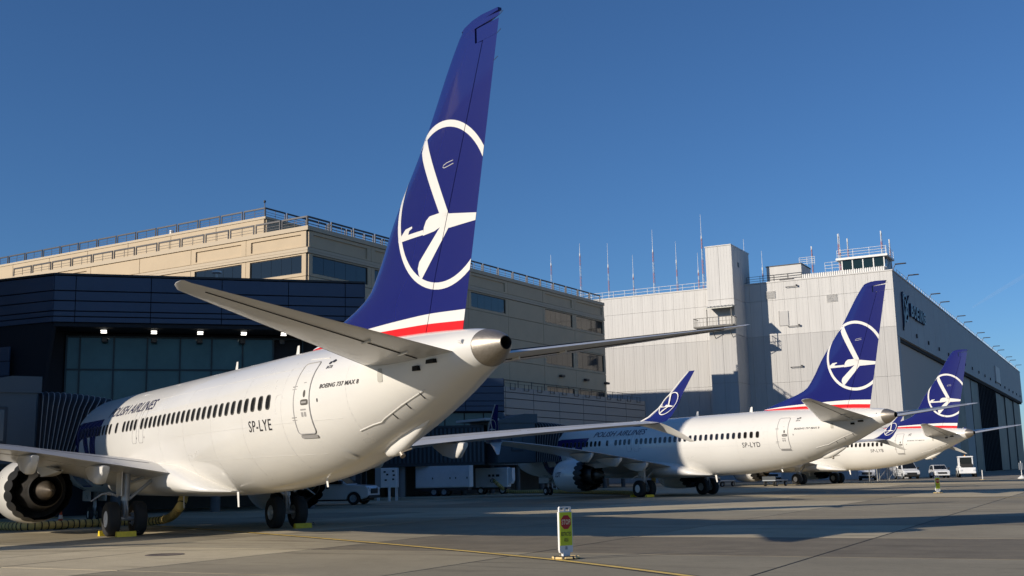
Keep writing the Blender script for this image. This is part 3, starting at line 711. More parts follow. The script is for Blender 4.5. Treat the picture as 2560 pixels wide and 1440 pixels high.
E2 = Vector((math.sin(R(28.4)), math.cos(R(28.4)), 0)); E1 = Vector((-E2.y, E2.x, 0)); EN = -E1
def slab_mesh(w, h, mi):
    bb = MB(); g = .03; c = .018
    o = [(g, g), (w - g, g), (w - g, h - g), (g, h - g)]; i = [(g + c, g + c), (w - g - c, g + c), (w - g - c, h - g - c), (g + c, h - g - c)]
    bb.loft([[(x, y, -.05) for x, y in o], [(x, y, 0) for x, y in o]], 0, False, True)
    return bb.mesh('concrete_slab', SL[mi], smooth=False)
SPN, SPT = 6.2, 6.1
SMESH = {}
rg = random.Random(3)
def tone(i, j):
    if i <= -3: return 0 if j <= 0 else rg.choice((1, 0)) if j > 1 else 1
    if j == 1: return 2
    if j in (2, 3) and i in (0, 1, 2): return 2 if (i + j) % 2 else 1
    if j <= 0 and i in (-4, -5, -3): return 0
    if j == 0 and i >= -1: return 3
    if i <= -3: return rg.choice((0, 0, 1))
    return rg.choice((0, 1, 1, 3))
for i in range(-9, 13):
    for j in range(-2, 20):
        n0 = -5.6 + i * SPN; t0 = 22.5 + (j - 1) * SPT
        c = EN * (n0 + SPN / 2) + E2 * (t0 + SPT / 2)
        if c.y < 9 or abs(c.x) > .52 * c.y + 7: continue
        k = tone(i, j)
        if k not in SMESH: SMESH[k] = slab_mesh(SPN, SPT, k)
        s = link('concrete_slab', SMESH[k], apron); s.location = EN * n0 + E2 * t0; s.rotation_euler = (0, 0, math.atan2(EN.y, EN.x))
# far part of the apron: larger sheet of slabs, joints in the material
b = MB()
def quad(n0, n1, t0, t1, z): b.add([EN * n0 + E2 * t0 + UP * z, EN * n1 + E2 * t0 + UP * z, EN * n1 + E2 * t1 + UP * z, EN * n0 + E2 * t1 + UP * z], [(0, 1, 2, 3)])
quad(-220, 220, 22.5 + 19 * SPT, 420, -.003); quad(-220, -5.6 - 9 * SPN, -20, 22.5 + 19 * SPT, -.003); quad(-5.6 + 13 * SPN, 220, -20, 22.5 + 19 * SPT, -.003)
tag(b.build('far_apron', FAR), kind='structure')
# lead-in lines
YEL = mat('yellow_line_paint', (.78, .54, .13), .6, noise=.18, nscale=3, bump=.2, bscale=60)
BLK = mat('black_line_border', (.03, .03, .03), .7, noise=.3, nscale=4)
def line(name, pts, w, m, z, parent=None):
    bb = MB(); vs = []; P = [Vector((*p, z)) for p in pts]
    for i, p in enumerate(P):
        d = (P[min(i + 1, len(P) - 1)] - P[max(i - 1, 0)]).normalized(); n = Vector((-d.y, d.x, 0)); vs += [p + n * w / 2, p - n * w / 2]
    bb.add(vs, [(2*i, 2*i+1, 2*i+3, 2*i+2) for i in range(len(P) - 1)]); return tag(bb.build(name, m, parent), kind=None if parent else 'structure')
lp = [(-26, 62.6), (-18, 50.6), (-9.6, 39.1), (-6.2, 34.2), (-3.0, 29.3), (-1.0, 26.1), (.8, 23.1), (1.9, 20.9), (2.75, 19.1), (3.9, 16.2), (5.0, 12)]
line('lead_in_line_border', lp, .34, BLK, .004); line('lead_in_line', lp, .17, YEL, .008)
lp2 = [(-4, 102), (11.0, 78.9), (21.9, 62), (31, 47), (40, 30)]
line('lead_in_line_border', lp2, .34, BLK, .004); line('lead_in_line', lp2, .17, YEL, .008)
# drain cover
b = MB(); b.lathe([(.0, .47), (.012, .45), (.012, .38), (.006, .37), (.006, .001)], 32, (-8.5, 27.6, .0), 'z'); tag(b.build('drain_cover', mat('cast_iron', (.12, .095, .075), .8, noise=.3, nscale=9)), 'round rusty brown drain cover set in the light concrete', 'drain cover')
# crack streaks
CRK = mat('crack_filler', (.10, .085, .07), .8)
for pts in ([(-13.8, 30.6), (-11.5, 29.9), (-9, 29.2), (-6.2, 28.7), (-4.6, 28.1)], [(1.3, 23.3), (2.2, 23.65), (3.4, 24.0), (5.2, 24.3)], [(4.2, 57.1), (8, 58.2), (12.7, 59.7)], [(-11.2, 24.6), (-10.3, 26.9), (-9.4, 28.9)], [(7.0, 33.5), (11, 33.8), (16, 33.2)]):
    line('crack_seal', pts, .045, CRK, .003, apron)

# ================================================================= office building of tan precast concrete
TAN = mat('tan_precast_concrete', (.52, .42, .29), .85, noise=.06, nscale=.5, bump=.15, bscale=25)
TAN2 = mat('tan_coping', (.50, .42, .31), .8)
TGAP = mat('panel_joint_dark', (.10, .085, .065), .9)
GLOFF = mat('office_glass', (.012, .016, .02), .05, spec=.6)
FRMD = mat('dark_window_frame', (.03, .03, .032), .5)
RAILD = mat('dark_railing_metal', (.045, .045, .05), .5, metal=.4)
WSTEEL0 = mat('white_antenna', (.72, .72, .70), .5)
RAILL = mat('white_railing_paint', (.62, .62, .60), .5)
ta = R(31.0); T2 = Vector((math.sin(ta), math.cos(ta), 0)); T1 = Vector((-T2.y, T2.x, 0))
TA = Vector((-17.64, 95, 0)); LR, LL, TH = 57.0, 78.0, 23.4
office = thing('office_building', 'tan concrete office block with stepped roof terrace and strip windows behind the first airliner', 'building', TA)
def child_at(o, parent): o.parent = parent; o.matrix_parent_inverse = Matrix.Translation(-parent.location); return o
def bp_(b, name, m, parent, smooth=False):
    o = b.build(name, m, None, smooth); return child_at(o, parent)
b = MB(); b.prism([TA + Vector(p) for p in ()] or [(TA.x, TA.y), ((TA + T2 * LR).x, (TA + T2 * LR).y), ((TA + T2 * LR + T1 * LL).x, (TA + T2 * LR + T1 * LL).y), ((TA + T1 * LL).x, (TA + T1 * LL).y)], 0, TH - .35, lambda u, v, d: (u, v, d))
bp_(b, 'wall_core', TGAP, office)
WLf = Wall(TA, T1, -T2); WRt = Wall(TA, T2, -T1)
def precast(W, u0, u1, z0, z1, kind, parent, m=TAN, dep=.16):
    g = .02
    if kind == 'p':
        b = MB(); W.cbox(b, u0 + g, u1 - g, .001, dep, z0 + g, z1 - g, .025); bp_(b, 'wall_panel', m, parent)
    elif kind == 'r':      # panel with a sunk field
        b = MB(); i0, i1, k0, k1 = u0 + .6, u1 - .6, z0 + .16, z1 - .30
        for a in ((u0 + g, u1 - g, z0 + g, k0), (u0 + g, u1 - g, k1, z1 - g), (u0 + g, i0, k0, k1), (i1, u1 - g, k0, k1)): W.box(b, a[0], a[1], .001, dep, a[2], a[3])
        W.box(b, i0, i1, .001, dep - .13, k0, k1); bp_(b, 'wall_panel', m, parent)
    elif kind == 'w':
        b = MB(); m1 = .5; i0, i1, k0, k1 = u0 + m1, u1 - m1, z0 + .28, z1 - .12
        for a in ((u0 + g, u1 - g, z0 + g, k0), (u0 + g, u1 - g, k1, z1 - g), (u0 + g, i0, k0, k1), (i1, u1 - g, k0, k1)): W.box(b, a[0], a[1], .001, dep, a[2], a[3])
        bp_(b, 'wall_panel', m, parent)
        b = MB()
        for a in ((i0, i1, k0, k0 + .06), (i0, i1, k1 - .06, k1), (i0, i0 + .06, k0 + .06, k1 - .06), (i1 - .06, i1, k0 + .06, k1 - .06)): W.box(b, a[0], a[1], .002, .055, a[2], a[3])
        fr = bp_(b, 'window', FRMD, parent)
        n = 5; w = (i1 - i0 - .12) / n
        for q in range(n):
            b = MB(); W.box(b, i0 + .06 + q * w + .015, i0 + .06 + (q + 1) * w - .015, .003, .03 + .004 * (q % 2), k0 + .06, k1 - .06)
            p = b.build('pane', GLOFF, fr, False)
            # same frame as the window itself
bays_r = [0.0, 8.65, 16.9, 25.05, 33.05, 40.95, 48.75, 57.0]; kr = ['w', 'w', 'p', 'w', 'p', 'w', 'w']
bays_l = [0.0, 7.1, 14.06, 21.06, 28.16, 35.2, 42.3, 49.4, 56.5, 63.6, 70.7, 78.0]; kl = ['w', 'w', 'p', 'p', 'p', 'p', 'p', 'p', 'p', 'p', 'p']
for i, k in enumerate(kr):
    u0, u1 = bays_r[i], bays_r[i + 1]
    precast(WRt, u0, u1, 21.55, 23.0, 'r' if i != 4 else 'p', office)
    for z0, z1, kk in ((19.0, 21.0, k), (16.6, 19.0, 'p'), (14.1, 16.6, k if i > 3 else 'p'), (11.9, 14.1, 'p'), (9.3, 11.9, k if i > 4 else 'p')): precast(WRt, u0, u1, z0, z1, kk, office)
for i, k in enumerate(kl):
    u0, u1 = bays_l[i], bays_l[i + 1]
    precast(WLf, u0, u1, 21.55, 23.0, 'r' if i in (0, 1, 4, 6) else 'p', office); precast(WLf, u0, u1, 19.0, 21.0, k, office); precast(WLf, u0, u1, 14, 19, 'p', office)
for W, L in ((WRt, LR), (WLf, LL)):
    b = MB(); W.box(b, -.2 if W is WRt else -.2, L, .001, .24, 21.03, 21.24); bp_(b, 'cornice', TAN2, office)
    b = MB(); W.box(b, -.19, L, .001, .20, 21.27, 21.53); bp_(b, 'cornice', TAN2, office)
    b = MB(); W.box(b, -.26, L, -.5, .27, 23.02, TH); bp_(b, 'coping', TAN2, office)
# roof terrace railings
def rail_mesh(L, h=1.0, thick=.055):
    b = MB(); b.box(0, .09, -.05, .05, 0, h); b.box(L - .09, L, -.05, .05, 0, h); b.box(.09, L - .09, -.06, .06, h - .14, h)
    for z in (.30, .55): b.box(.09, L - .09, -.015, .015, z, z + .03)
    b.box(L / 2 - .015, L / 2 + .015, -.02, .02, 0, h - .14)
    return b.mesh('railing_panel', RAILD, False)
RM = rail_mesh(2.95)
def run_rail(W, u0, u1, d, z, parent, step=3.15):
    u = u0
    while u + 2.95 <= u1 + .5:
        o = link('railing_panel', RM); p = W(u, d, z); o.matrix_world = Matrix.Translation(p) @ Matrix.Rotation(math.atan2(W.e.y, W.e.x), 4, 'Z'); o.parent = parent; o.matrix_parent_inverse = Matrix.Translation(-parent.location); u += step
run_rail(WLf, .2, LL - 36, -.2, TH, office); run_rail(WRt, .2, LR - .5, -.2, TH, office)
# penthouse
PO = TA + T2 * 8 + T1 * 12.6; PH = 27.5; PLf = Wall(PO, T1, -T2); PRt = Wall(PO, T2, -T1)
b = MB(); q = [PO, PO + T2 * 40, PO + T2 * 40 + T1 * 60, PO + T1 * 60]; b.prism([(p.x, p.y) for p in q], TH - .3, PH - .2, lambda u, v, d: (u, v, d)); bp_(b, 'penthouse_core', TGAP, office)
for i in range(9): precast(PLf, i * 6.6, i * 6.6 + 6.6, TH - .4, PH - .25, 'p', office)
for i in range(6): precast(PRt, i * 6.6, i * 6.6 + 6.6, TH - .4, PH - .25, 'p', office)
for W, L in ((PLf, 59.4), (PRt, 39.6)):
    b = MB(); W.box(b, -.18, L, -.4, .2, PH - .24, PH); bp_(b, 'coping', TAN2, office)
run_rail(PLf, .1, 50, -.15, PH, office); run_rail(PRt, .1, 38, -.15, PH, office)
def pole_on(name, W, u, d, z0, z1, r, parent, m=RAILD, head=True):
    b = MB(); b.tube([W(u, d, z0), W(u, d, z1)], r, 8)
    if head: b.lathe([(z1, r), (z1 + .1, r * 3), (z1 + .25, r * 3), (z1 + .3, .001)], 10, tuple(Vector(W(u, d, 0))), 'z')
    bp_(b, name, m, parent)
for u, z in ((44.3, 13.0), (50.6, 12.9), (56.2, 12.8)):
    b = MB(); WRt.cbox(b, u, u + .9, .17, .6, z, z + .28, .06); bp_(b, 'wall_lamp', RAILD, office)
pole_on('roof_camera', PLf, .1, 0, PH, PH + 1.4, .04, office); pole_on('roof_vent', PLf, 15.5, -2, PH, PH + 1.0, .25, office, RAILL, False)

# ================================================================= boarding terminal clad in dark blue panels
NAVY = mat('navy_metal_panel', (.052, .078, .132), .42, metal=.15, noise=.08, nscale=.6)
NAVYD = mat('navy_gap', (.006, .008, .014), .8)
TEAL = mat('teal_glass', (.050, .125, .14), .10, spec=.45, noise=.2, nscale=.5)
MULL = mat('teal_mullion', (.006, .026, .036), .4)
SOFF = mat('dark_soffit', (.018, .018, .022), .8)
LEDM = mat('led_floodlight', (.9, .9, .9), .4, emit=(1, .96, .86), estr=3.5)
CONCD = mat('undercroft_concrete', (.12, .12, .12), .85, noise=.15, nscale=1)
BL, BR_ = Vector((-24.75, 59.6, 0)), Vector((-8.65, 64.6, 0)); be = (BR_ - BL).normalized(); bn = Vector((be.y, -be.x, 0)); BLEN = (BR_ - BL).length
terminal = thing('boarding_terminal', 'dark navy panelled boarding terminal with lit soffit lamps and teal glass behind the nearest airliner', 'building', BL)
WB = Wall(BL, be, bn)
def part_box(W, name, m, parent, *a, c=0): 
    b = MB(); (W.cbox(b, *a, c) if c else W.box(b, *a)); return bp_(b, name, m, parent)
part_box(WB, 'upper_wall', NAVYD, terminal, .0, BLEN, -13, -.08, 10.36, 12.9)
us = [0, 1.1, 5.0, 8.8, 12.5, 15.75, BLEN]; zs_ = [10.36, 10.68, 10.98, 11.54, 12.09, 12.93]
for i in range(len(us) - 1):
    for j in range(len(zs_) - 1): part_box(WB, 'cladding_panel', NAVY, terminal, us[i] + .018, us[i + 1] - .018, -.07, 0, zs_[j] + .03, zs_[j + 1] - .03, c=.008)
part_box(WB, 'roof_coping', FRMD, terminal, -.05, BLEN + .05, -13, .06, 12.94, 13.05)
WBs = Wall(BR_, -bn, be)     # right end, receding
for j in range(len(zs_) - 1):
    for i in range(3): part_box(WBs, 'cladding_panel', NAVY, terminal, i * 4.3 + .02, i * 4.3 + 4.28, .0, .06, zs_[j] + .03, zs_[j + 1] - .03, c=.008)
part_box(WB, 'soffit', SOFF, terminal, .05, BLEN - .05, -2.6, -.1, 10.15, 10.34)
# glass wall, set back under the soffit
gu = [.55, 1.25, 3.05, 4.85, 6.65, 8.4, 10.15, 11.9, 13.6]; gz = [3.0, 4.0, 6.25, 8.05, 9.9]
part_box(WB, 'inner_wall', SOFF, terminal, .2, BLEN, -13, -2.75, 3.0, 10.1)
for i in range(len(gu) - 1):
    for j in range(len(gz) - 1):
        if i == 7 and j == 3: continue
        b = MB(); WB.box(b, gu[i] + .04, gu[i + 1] - .04, -2.72, -2.56 + .006 * rg.random(), gz[j] + .04, gz[j + 1] - .04); bp_(b, 'glass_pane', TEAL, terminal)
for u in gu: part_box(WB, 'mullion', MULL, terminal, u - .045, u + .045, -2.7, -2.46, 3.0, 9.98)
for z in gz: part_box(WB, 'transom', MULL, terminal, gu[0], gu[-1], -2.7, -2.475, z - .045, z + .045)
for u in (2.55, 5.2, 7.7, 10.1, 12.35, 14.6):
    b = MB(); WB.cbox(b, u - .2, u + .2, -1.3, -1.0, 9.98, 10.13, .03, 0); WB.box(b, u - .15, u + .15, -1.27, -1.03, 9.955, 9.975, 1); WB.box(b, u - .15, u + .15, -.995, -.985, 10.02, 10.09, 1); bp_(b, 'soffit_lamp', [FRMD, LEDM], terminal)
    part_box(WB, 'soffit_speaker', FRMD, terminal, u - .16, u + .16, -2.3, -2.05, 9.55, 9.85, c=.03)
b = MB(); b.tube([WB(8.6, -3, 13.0), WB(8.6, -3, 13.8)], .05, 8); b.lathe([(0, .05), (.05, .3), (.14, .3), (.2, .05)], 12, tuple(WB(8.6, -3, 13.8)), 'z'); bp_(b, 'roof_antenna', WSTEEL0, terminal)
# left return and slanted wing wall
WBl = Wall(BL, Vector((-.92, .39, 0)).normalized(), Vector((-.39, -.92, 0)).normalized())
for j in range(len(zs_) - 1): 
    for i in range(3): part_box(WBl, 'cladding_panel', NAVY, terminal, i * 4 + .02, i * 4 + 3.98, -.07, 0, zs_[j] + .03, zs_[j + 1] - .03, c=.008)
part_box(WBl, 'return_wall', NAVYD, terminal, .1, 12, -3.9, -.09, 10.3, 12.9)
part_box(WBl, 'return_base', NAVYD, terminal, 1.3, 12, -6, -.35, 0, 10.28)
part_box(WBl, 'roof_coping', FRMD, terminal, .06, 12, -4, .06, 12.94, 13.05)
b = MB(); b.prism([(0, 10.3), (12, 10.3), (12, 3.0), (-0.0, 3.0), ], -.3, -.08, lambda u, v, d: WBl(u - (0 if v > 5 else -1.2), d, v)); bp_(b, 'slanted_wall', NAVYD, terminal)
for j in range(5): part_box(WBl, 'cladding_panel', NAVY, terminal, 2.6, 7.0, .3, .4, 5.2 + .8 * j, 5.96 + .8 * j, c=.008)
# undercroft: columns and back wall
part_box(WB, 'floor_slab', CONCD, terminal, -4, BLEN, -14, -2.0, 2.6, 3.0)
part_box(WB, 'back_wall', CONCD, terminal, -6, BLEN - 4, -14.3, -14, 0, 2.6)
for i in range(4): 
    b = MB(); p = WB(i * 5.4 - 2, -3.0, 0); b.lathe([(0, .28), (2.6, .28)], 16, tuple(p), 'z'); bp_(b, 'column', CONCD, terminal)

# second gate and grey annex along the office building
annex = thing('gate_annex', 'low grey metal gate annex with roof railing below the tan office block', 'building', (-.85, 107, 0))
AA = Vector((-.85, 107, 0)); A2 = (Vector((15.7, 135, 0)) - AA).normalized(); AN = Vector((A2.y, -A2.x, 0)); WA = Wall(AA, A2, AN); AL = (Vector((15.7, 135, 0)) - AA).length
GREYP = mat('grey_metal_panel', (.20, .20, .205), .5, metal=.2, noise=.06, nscale=.5)
part_box(WA, 'wall_core', NAVYD, annex, -8, AL, -8.3, -.09, 4.2, 10.0)
zz = [4.6, 5.6, 6.6, 7.3, 8.0, 8.9, 9.5, 10.05]
for i in range(-1, 6):
    for j in range(len(zz) - 1): part_box(WA, 'cladding_panel', GREYP, annex, i * 5.4 + .03, min(AL, i * 5.4 + 5.4) - .03, -.08, 0, zz[j] + .03, zz[j + 1] - .03, c=.01)
WAe = Wall(AA + A2 * AL, -AN, A2)
for j in range(len(zz) - 1): part_box(WAe, 'cladding_panel', GREYP, annex, .02, 8.2, 0, .06, zz[j] + .03, zz[j + 1] - .03, c=.01)
part_box(WA, 'window_strip', GLOFF, annex, -8, AL - 1, -.5, -.3, 3.1, 4.4)
part_box(WA, 'floor_slab', CONCD, annex, -8, AL, -8, -.2, 2.6, 3.05)
part_box(WA, 'back_wall', CONCD, annex, -8, AL, -8.3, -8, 0, 4.2)
for i in range(8):
    b = MB(); b.lathe([(0, .25), (2.6, .25)], 14, tuple(WA(i * 4.8 - 6, -1, 0)), 'z'); bp_(b, 'column', CONCD, annex)
u = 0.3
while u < AL - 1:
    b = MB(); b.box(u, u + .05, -.35, -.30, 10.05, 10.75, 0, T=lambda p: WA(p.x, p.y, p.z)); b.box(u, u + 2.6, -.34, -.31, 10.72, 10.76, 0, T=lambda p: WA(p.x, p.y, p.z)); b.box(u, u + 2.6, -.34, -.31, 10.4, 10.43, 0, T=lambda p: WA(p.x, p.y, p.z)); b.box(u + .6, u + 1.5, .02, .06, 9.75, 9.79, 0, T=lambda p: WA(p.x, p.y, p.z)); b.box(u + .6, u + .64, .02, .06, 9.79, 10.4, 0, T=lambda p: WA(p.x, p.y, p.z)); b.box(u + 1.46, u + 1.5, .02, .06, 9.79, 10.4, 0, T=lambda p: WA(p.x, p.y, p.z))
    bp_(b, 'railing_panel', RAILD, annex); u += 2.65
G2L, G2R = Vector((-14.5, 96.0, 0)), Vector((-.9, 100.2, 0)); ge = (G2R - G2L).normalized(); gn = Vector((ge.y, -ge.x, 0)); WG = Wall(G2L, ge, gn); GL = (G2R - G2L).length
gate2 = thing('gate_lounge', 'dark blue panelled gate lounge beyond the nearest airliner tail, above the ground equipment', 'building', G2L)
part_box(WG, 'wall_core', NAVYD, gate2, 0, GL, -9, -.09, 7.2, 10.2)
for i in range(4):
    for j, (z0, z1) in enumerate(((7.3, 7.75), (7.75, 8.2), (8.2, 8.9), (8.9, 9.5), (9.5, 10.25))): part_box(WG, 'cladding_panel', NAVY, gate2, i * 3.55 + .02, i * 3.55 + 3.53, -.08, 0, z0 + .025, z1 - .025, c=.008)
for i in range(8):
    b = MB(); WG.box(b, i * 1.77 + .05, i * 1.77 + 1.72, -.5, -.45, 5.2, 7.15); bp_(b, 'glass_pane', TEAL, gate2)
    b = MB(); WG.box(b, i * 1.77 + .05, i * 1.77 + 1.72, -.5, -.45, 3.2, 5.05); bp_(b, 'glass_pane', TEAL, gate2)
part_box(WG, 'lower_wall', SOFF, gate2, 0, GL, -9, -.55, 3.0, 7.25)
part_box(WG, 'floor_slab', CONCD, gate2, -1, GL, -9, .1, 2.6, 3.05)
part_box(WG, 'back_wall', CONCD, gate2, -1, GL, -9.3, -9, 0, 2.6)
for i in range(2):
    b = MB(); b.lathe([(0, .3), (2.6, .3)], 14, tuple(WG(i * 4.2 + .8, -.6, 0)), 'z'); bp_(b, 'column', mat('grey_column', (.3, .3, .3), .8), gate2)

# concourse outside the frame on the left, whose shade covers the noses
CW = Wall(Vector((-41.5, 28.9, 0)), Vector((-.12, 1, 0)).normalized(), Vector((1, .12, 0)).normalized())
conc = thing('concourse', 'tall concourse building left of the frame, shading the airliner noses', 'building', (-41.5, 28.9, 0))
part_box(CW, 'wall', TAN, conc, 0, 46, -34, 0, 0, 24.2); part_box(CW, 'upper_wall', TAN, conc, 15.0, 46, -34, -.05, 24.61, 29.5); part_box(CW, 'roof_coping', TAN2, conc, -.3, 46.3, -34, .3, 24.21, 24.6)
# ================================================================= hangar
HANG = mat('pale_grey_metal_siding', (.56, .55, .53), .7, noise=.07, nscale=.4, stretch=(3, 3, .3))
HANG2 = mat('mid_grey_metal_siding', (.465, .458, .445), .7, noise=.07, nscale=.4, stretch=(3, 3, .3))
HGAP = mat('siding_joint', (.40, .385, .36), .8)
HFAS = mat('hangar_fascia_grey', (.26, .275, .30), .6, noise=.05, nscale=.2)
HDOOR = mat('dark_hangar_door', (.040, .052, .060), .55, noise=.1, nscale=.3)
NAVYS = mat('navy_sign_face', (.008, .012, .05), .4)
LGREY = mat('light_grey_trim', (.55, .54, .52), .6)
WSTEEL = mat('white_steel', (.72, .72, .70), .5)
REDST = mat('red_mast_paint', (.58, .27, .22), .5)
HO = Vector((51.74, 150, 0)); F2 = Vector((math.sin(R(28.4)), math.cos(R(28.4)), 0)); F1 = Vector((-F2.y, F2.x, 0)); FN = Vector((F2.y, -F2.x, 0))
HL = Wall(HO, F1, -F2); HR = Wall(HO, F2, FN); HH = 27.9
hangar = thing('hangar', 'huge pale grey hangar with dark sliding doors and roof control cab at the right', 'hangar', HO)
b = MB(); q = [HO, HO + F2 * 205, HO + F2 * 205 + F1 * 64, HO + F1 * 64]
cc = lambda p: (p.x, p.y)
q2 = [HO + F2 * 1.5 + F1 * .5, HO + F2 * 205 + F1 * 1.5, HO + F2 * 205 + F1 * 64, HO + F2 * .2 + F1 * 64, HO + F2 * .2 + F1 * .5]
b.prism([cc(p) for p in q2], 0, 19.0, lambda u, v, d: (u, v, d)); bp_(b, 'lower_core', HGAP, hangar)
b = MB(); q3 = [HO + F2 * .2 + F1 * .2, HO + F2 * 204 + F1 * .2, HO + F2 * 204 + F1 * 63, HO + F2 * .2 + F1 * 63]
b.prism([cc(p) for p in q3], 19.003, HH - .1, lambda u, v, d: (u, v, d)); bp_(b, 'upper_core', HGAP, hangar)
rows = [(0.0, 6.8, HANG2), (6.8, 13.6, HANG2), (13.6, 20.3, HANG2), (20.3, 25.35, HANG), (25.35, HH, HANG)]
cw = 1.66; ncol = 38
for i in range(ncol):
    u0, u1 = i * cw, (i + 1) * cw
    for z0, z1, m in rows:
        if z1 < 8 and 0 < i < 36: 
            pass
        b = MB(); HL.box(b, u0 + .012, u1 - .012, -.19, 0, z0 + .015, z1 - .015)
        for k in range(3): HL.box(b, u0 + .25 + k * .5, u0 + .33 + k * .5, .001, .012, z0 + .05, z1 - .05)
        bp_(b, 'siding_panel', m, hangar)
part_box(HL, 'parapet_cap', LGREY, hangar, -.05, 63, -.5, .08, HH + .01, HH + .18)
# right (door) side
for i in range(34):
    part_box(HR, 'fascia_panel', HFAS, hangar, i * 6 + .03, i * 6 + 5.97, -.18, 0, 19.05, HH - .02)
part_box(HR, 'parapet_cap', LGREY, hangar, .1, 204, -.5, .1, HH + .005, HH + .17)
part_box(HR, 'corner_pier', HFAS, hangar, .3, 2.2, -1.4, -.02, 0, 19.0)
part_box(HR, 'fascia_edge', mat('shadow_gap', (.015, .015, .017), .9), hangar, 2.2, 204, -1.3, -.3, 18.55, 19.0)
for i in range(17):
    u0 = 2.3 + i * 12
    b = MB(); HR.box(b, u0 + .06, u0 + 11.94, -1.5, -1.05 + (.25 if i % 2 else 0), .1, 18.5)
    bp_(b, 'hangar_door', HDOOR, hangar)
    if i in (8, 9, 10):
        for k in range(4): part_box(HR, 'door_rib', NAVYD, hangar, u0 + .5 + k * 3, u0 + .9 + k * 3, -.78, -.5, .1, 18.4)
for k in range(18):
    u = 5 + k * 11.2; part_box(HR, 'wall_lamp', FRMD, hangar, u, u + .3, .01, .2, 20.2, 20.8, c=.04)
part_box(HR, 'fascia_window', LGREY, hangar, 129, 139, .005, .25, 20.6, 24.4)
# maker's sign: emblem and letters
b = MB(); N = 48
def sgn(u, z, d): return HR(u, d, z)
ring = []
for k in range(N):
    t = 2 * math.pi * k / N; ring.append((7.6 + 2.05 * math.cos(t), 23.6 + 2.0 * math.sin(t), 7.6 + 1.72 * math.cos(t), 23.6 + 1.67 * math.sin(t)))
for k in range(N):
    a, c = ring[k], ring[(k + 1) % N]
    b.add([sgn(a[0], a[1], .25), sgn(c[0], c[1], .25), sgn(c[2], c[3], .25), sgn(a[2], a[3], .25), sgn(a[0], a[1], 0.005), sgn(c[0], c[1], 0.005), sgn(c[2], c[3], 0.005), sgn(a[2], a[3], 0.005)], [(0, 1, 2, 3), (0, 4, 5, 1), (2, 6, 7, 3)])
for pl in ([(5.0, 20.6), (5.5, 21.4), (7.2, 23.5), (9.6, 24.9), (11.2, 25.9), (9.4, 24.3), (7.7, 22.7)], [(6.6, 24.6), (7.3, 24.9), (8.9, 22.9), (8.2, 22.6)], [(5.6, 25.4), (6.2, 25.8), (5.8, 23.0), (5.3, 21.2)]):
    b.prism(pl, .26, .005, lambda u, v, d: sgn(u, v, d))
bp_(b, 'sign_emblem', NAVYS, hangar)
lx = 11.2
for ch in 'BOEING':
    v, f = text_tris(ch, .12, 1, .03); w = .9 if ch == 'I' else 2.15
    b = MB(); n = len(v); 
    b.add([sgn(lx + w * a, 22.85 + 1.95 * c, .35) for a, c in v], f)
    bm = bmesh.new(); me = bpy.data.meshes.new('sign_letter'); me.from_pydata([tuple(p) for p in b.v], [], b.f); bm.from_mesh(me)
    r = bmesh.ops.extrude_face_region(bm, geom=bm.faces[:]); 
    for e in r['geom']:
        if isinstance(e, bmesh.types.BMVert): e.co -= FN * .34
    bmesh.ops.recalc_face_normals(bm, faces=bm.faces); bm.to_mesh(me); bm.free(); me.materials.append(NAVYS)
    child_at(link('sign_letter', me), hangar); lx += w + .38
# details on the sunlit wall
def hpart(name, m, *a, c=0): return part_box(HL, name, m, hangar, *a, c=c)
for u, z in ((8.3, 24.95), (16.9, 26.2)):
    for k in range(7): hpart('louvre_slat', LGREY, u - .72, u + .72, .04, .12 + .02 * (k % 2), z - .55 + k * .16, z - .47 + k * .16)
hpart('wall_hatch', HANG2, 14.5, 15.75, .04, .12, 21.6, 23.65)
hpart('hatch_frame', HGAP, 15.77, 15.85, .04, .14, 21.6, 23.72)
for z in (27.05, 21.4, 15.65):
    b = MB(); b.tube([HL(14.6, .05, z), HL(14.6, .3, z), HL(13.0, .3, z)], .05, 6); b.lathe([(0, .02), (.01, .12), (.25, .14), (.26, .001)], 8, tuple(HL(13.0, .3, z - .05)), 'z'); bp_(b, 'wall_lamp', RAILD, hangar)
# stair tower standing proud of the wall, with balcony
TP = 5.4; WT = Wall(HO - F2 * TP, F1, -F2); WTr = Wall(HO - F2 * TP + F1 * 20.65, F2, FN)
tower = thing('stair_tower', 'tall narrow stair tower with a railed balcony on the sunlit hangar wall', 'tower', tuple(HO - F2 * TP + F1 * 20.65))
part_box(WT, 'core', HGAP, tower, 20.7, 24.4, -8.6, -.06, 0, 33.0)
for i in range(2):
    for z0, z1, m in ((0, 6.8, HANG2), (6.8, 13.6, HANG2), (13.6, 20.3, HANG2), (20.3, 25.35, HANG), (25.35, 33.0, HANG)):
        b = MB(); u0 = 20.65 + i * 1.9; WT.box(b, u0 + .02, u0 + 1.88, -.05, 0, z0 + .03, z1 - .03)
        for k in range(4): WT.box(b, u0 + .2 + k * .45, u0 + .27 + k * .45, .001, .012, z0 + .04, z1 - .04)
        bp_(b, 'siding_panel', m, tower)
for i in range(4):
    for z0, z1, m in ((0, 13.6, HANG2), (13.6, 20.3, HANG2), (20.3, 25.35, HANG), (25.35, 33.0, HANG)):
        part_box(WTr, 'siding_panel', m, tower, i * 1.38 + .0, i * 1.38 + 1.35, 0.0, .05, z0 + .03, z1 - .03)
for i in (4, 5): part_box(WTr, 'siding_panel', HANG, tower, i * 1.38, i * 1.38 + 1.35, 0.0, .05, 28.3, 33.0)
part_box(WT, 'roof_cap', LGREY, tower, 20.6, 24.5, -8.7, .06, 33.01, 33.15)
part_box(WTr, 'vent_grille', FRMD, tower, 2.6, 3.3, .055, .1, 30.2, 30.9)
BALC = mat('weathered_steel', (.13, .125, .115), .6, metal=.3)
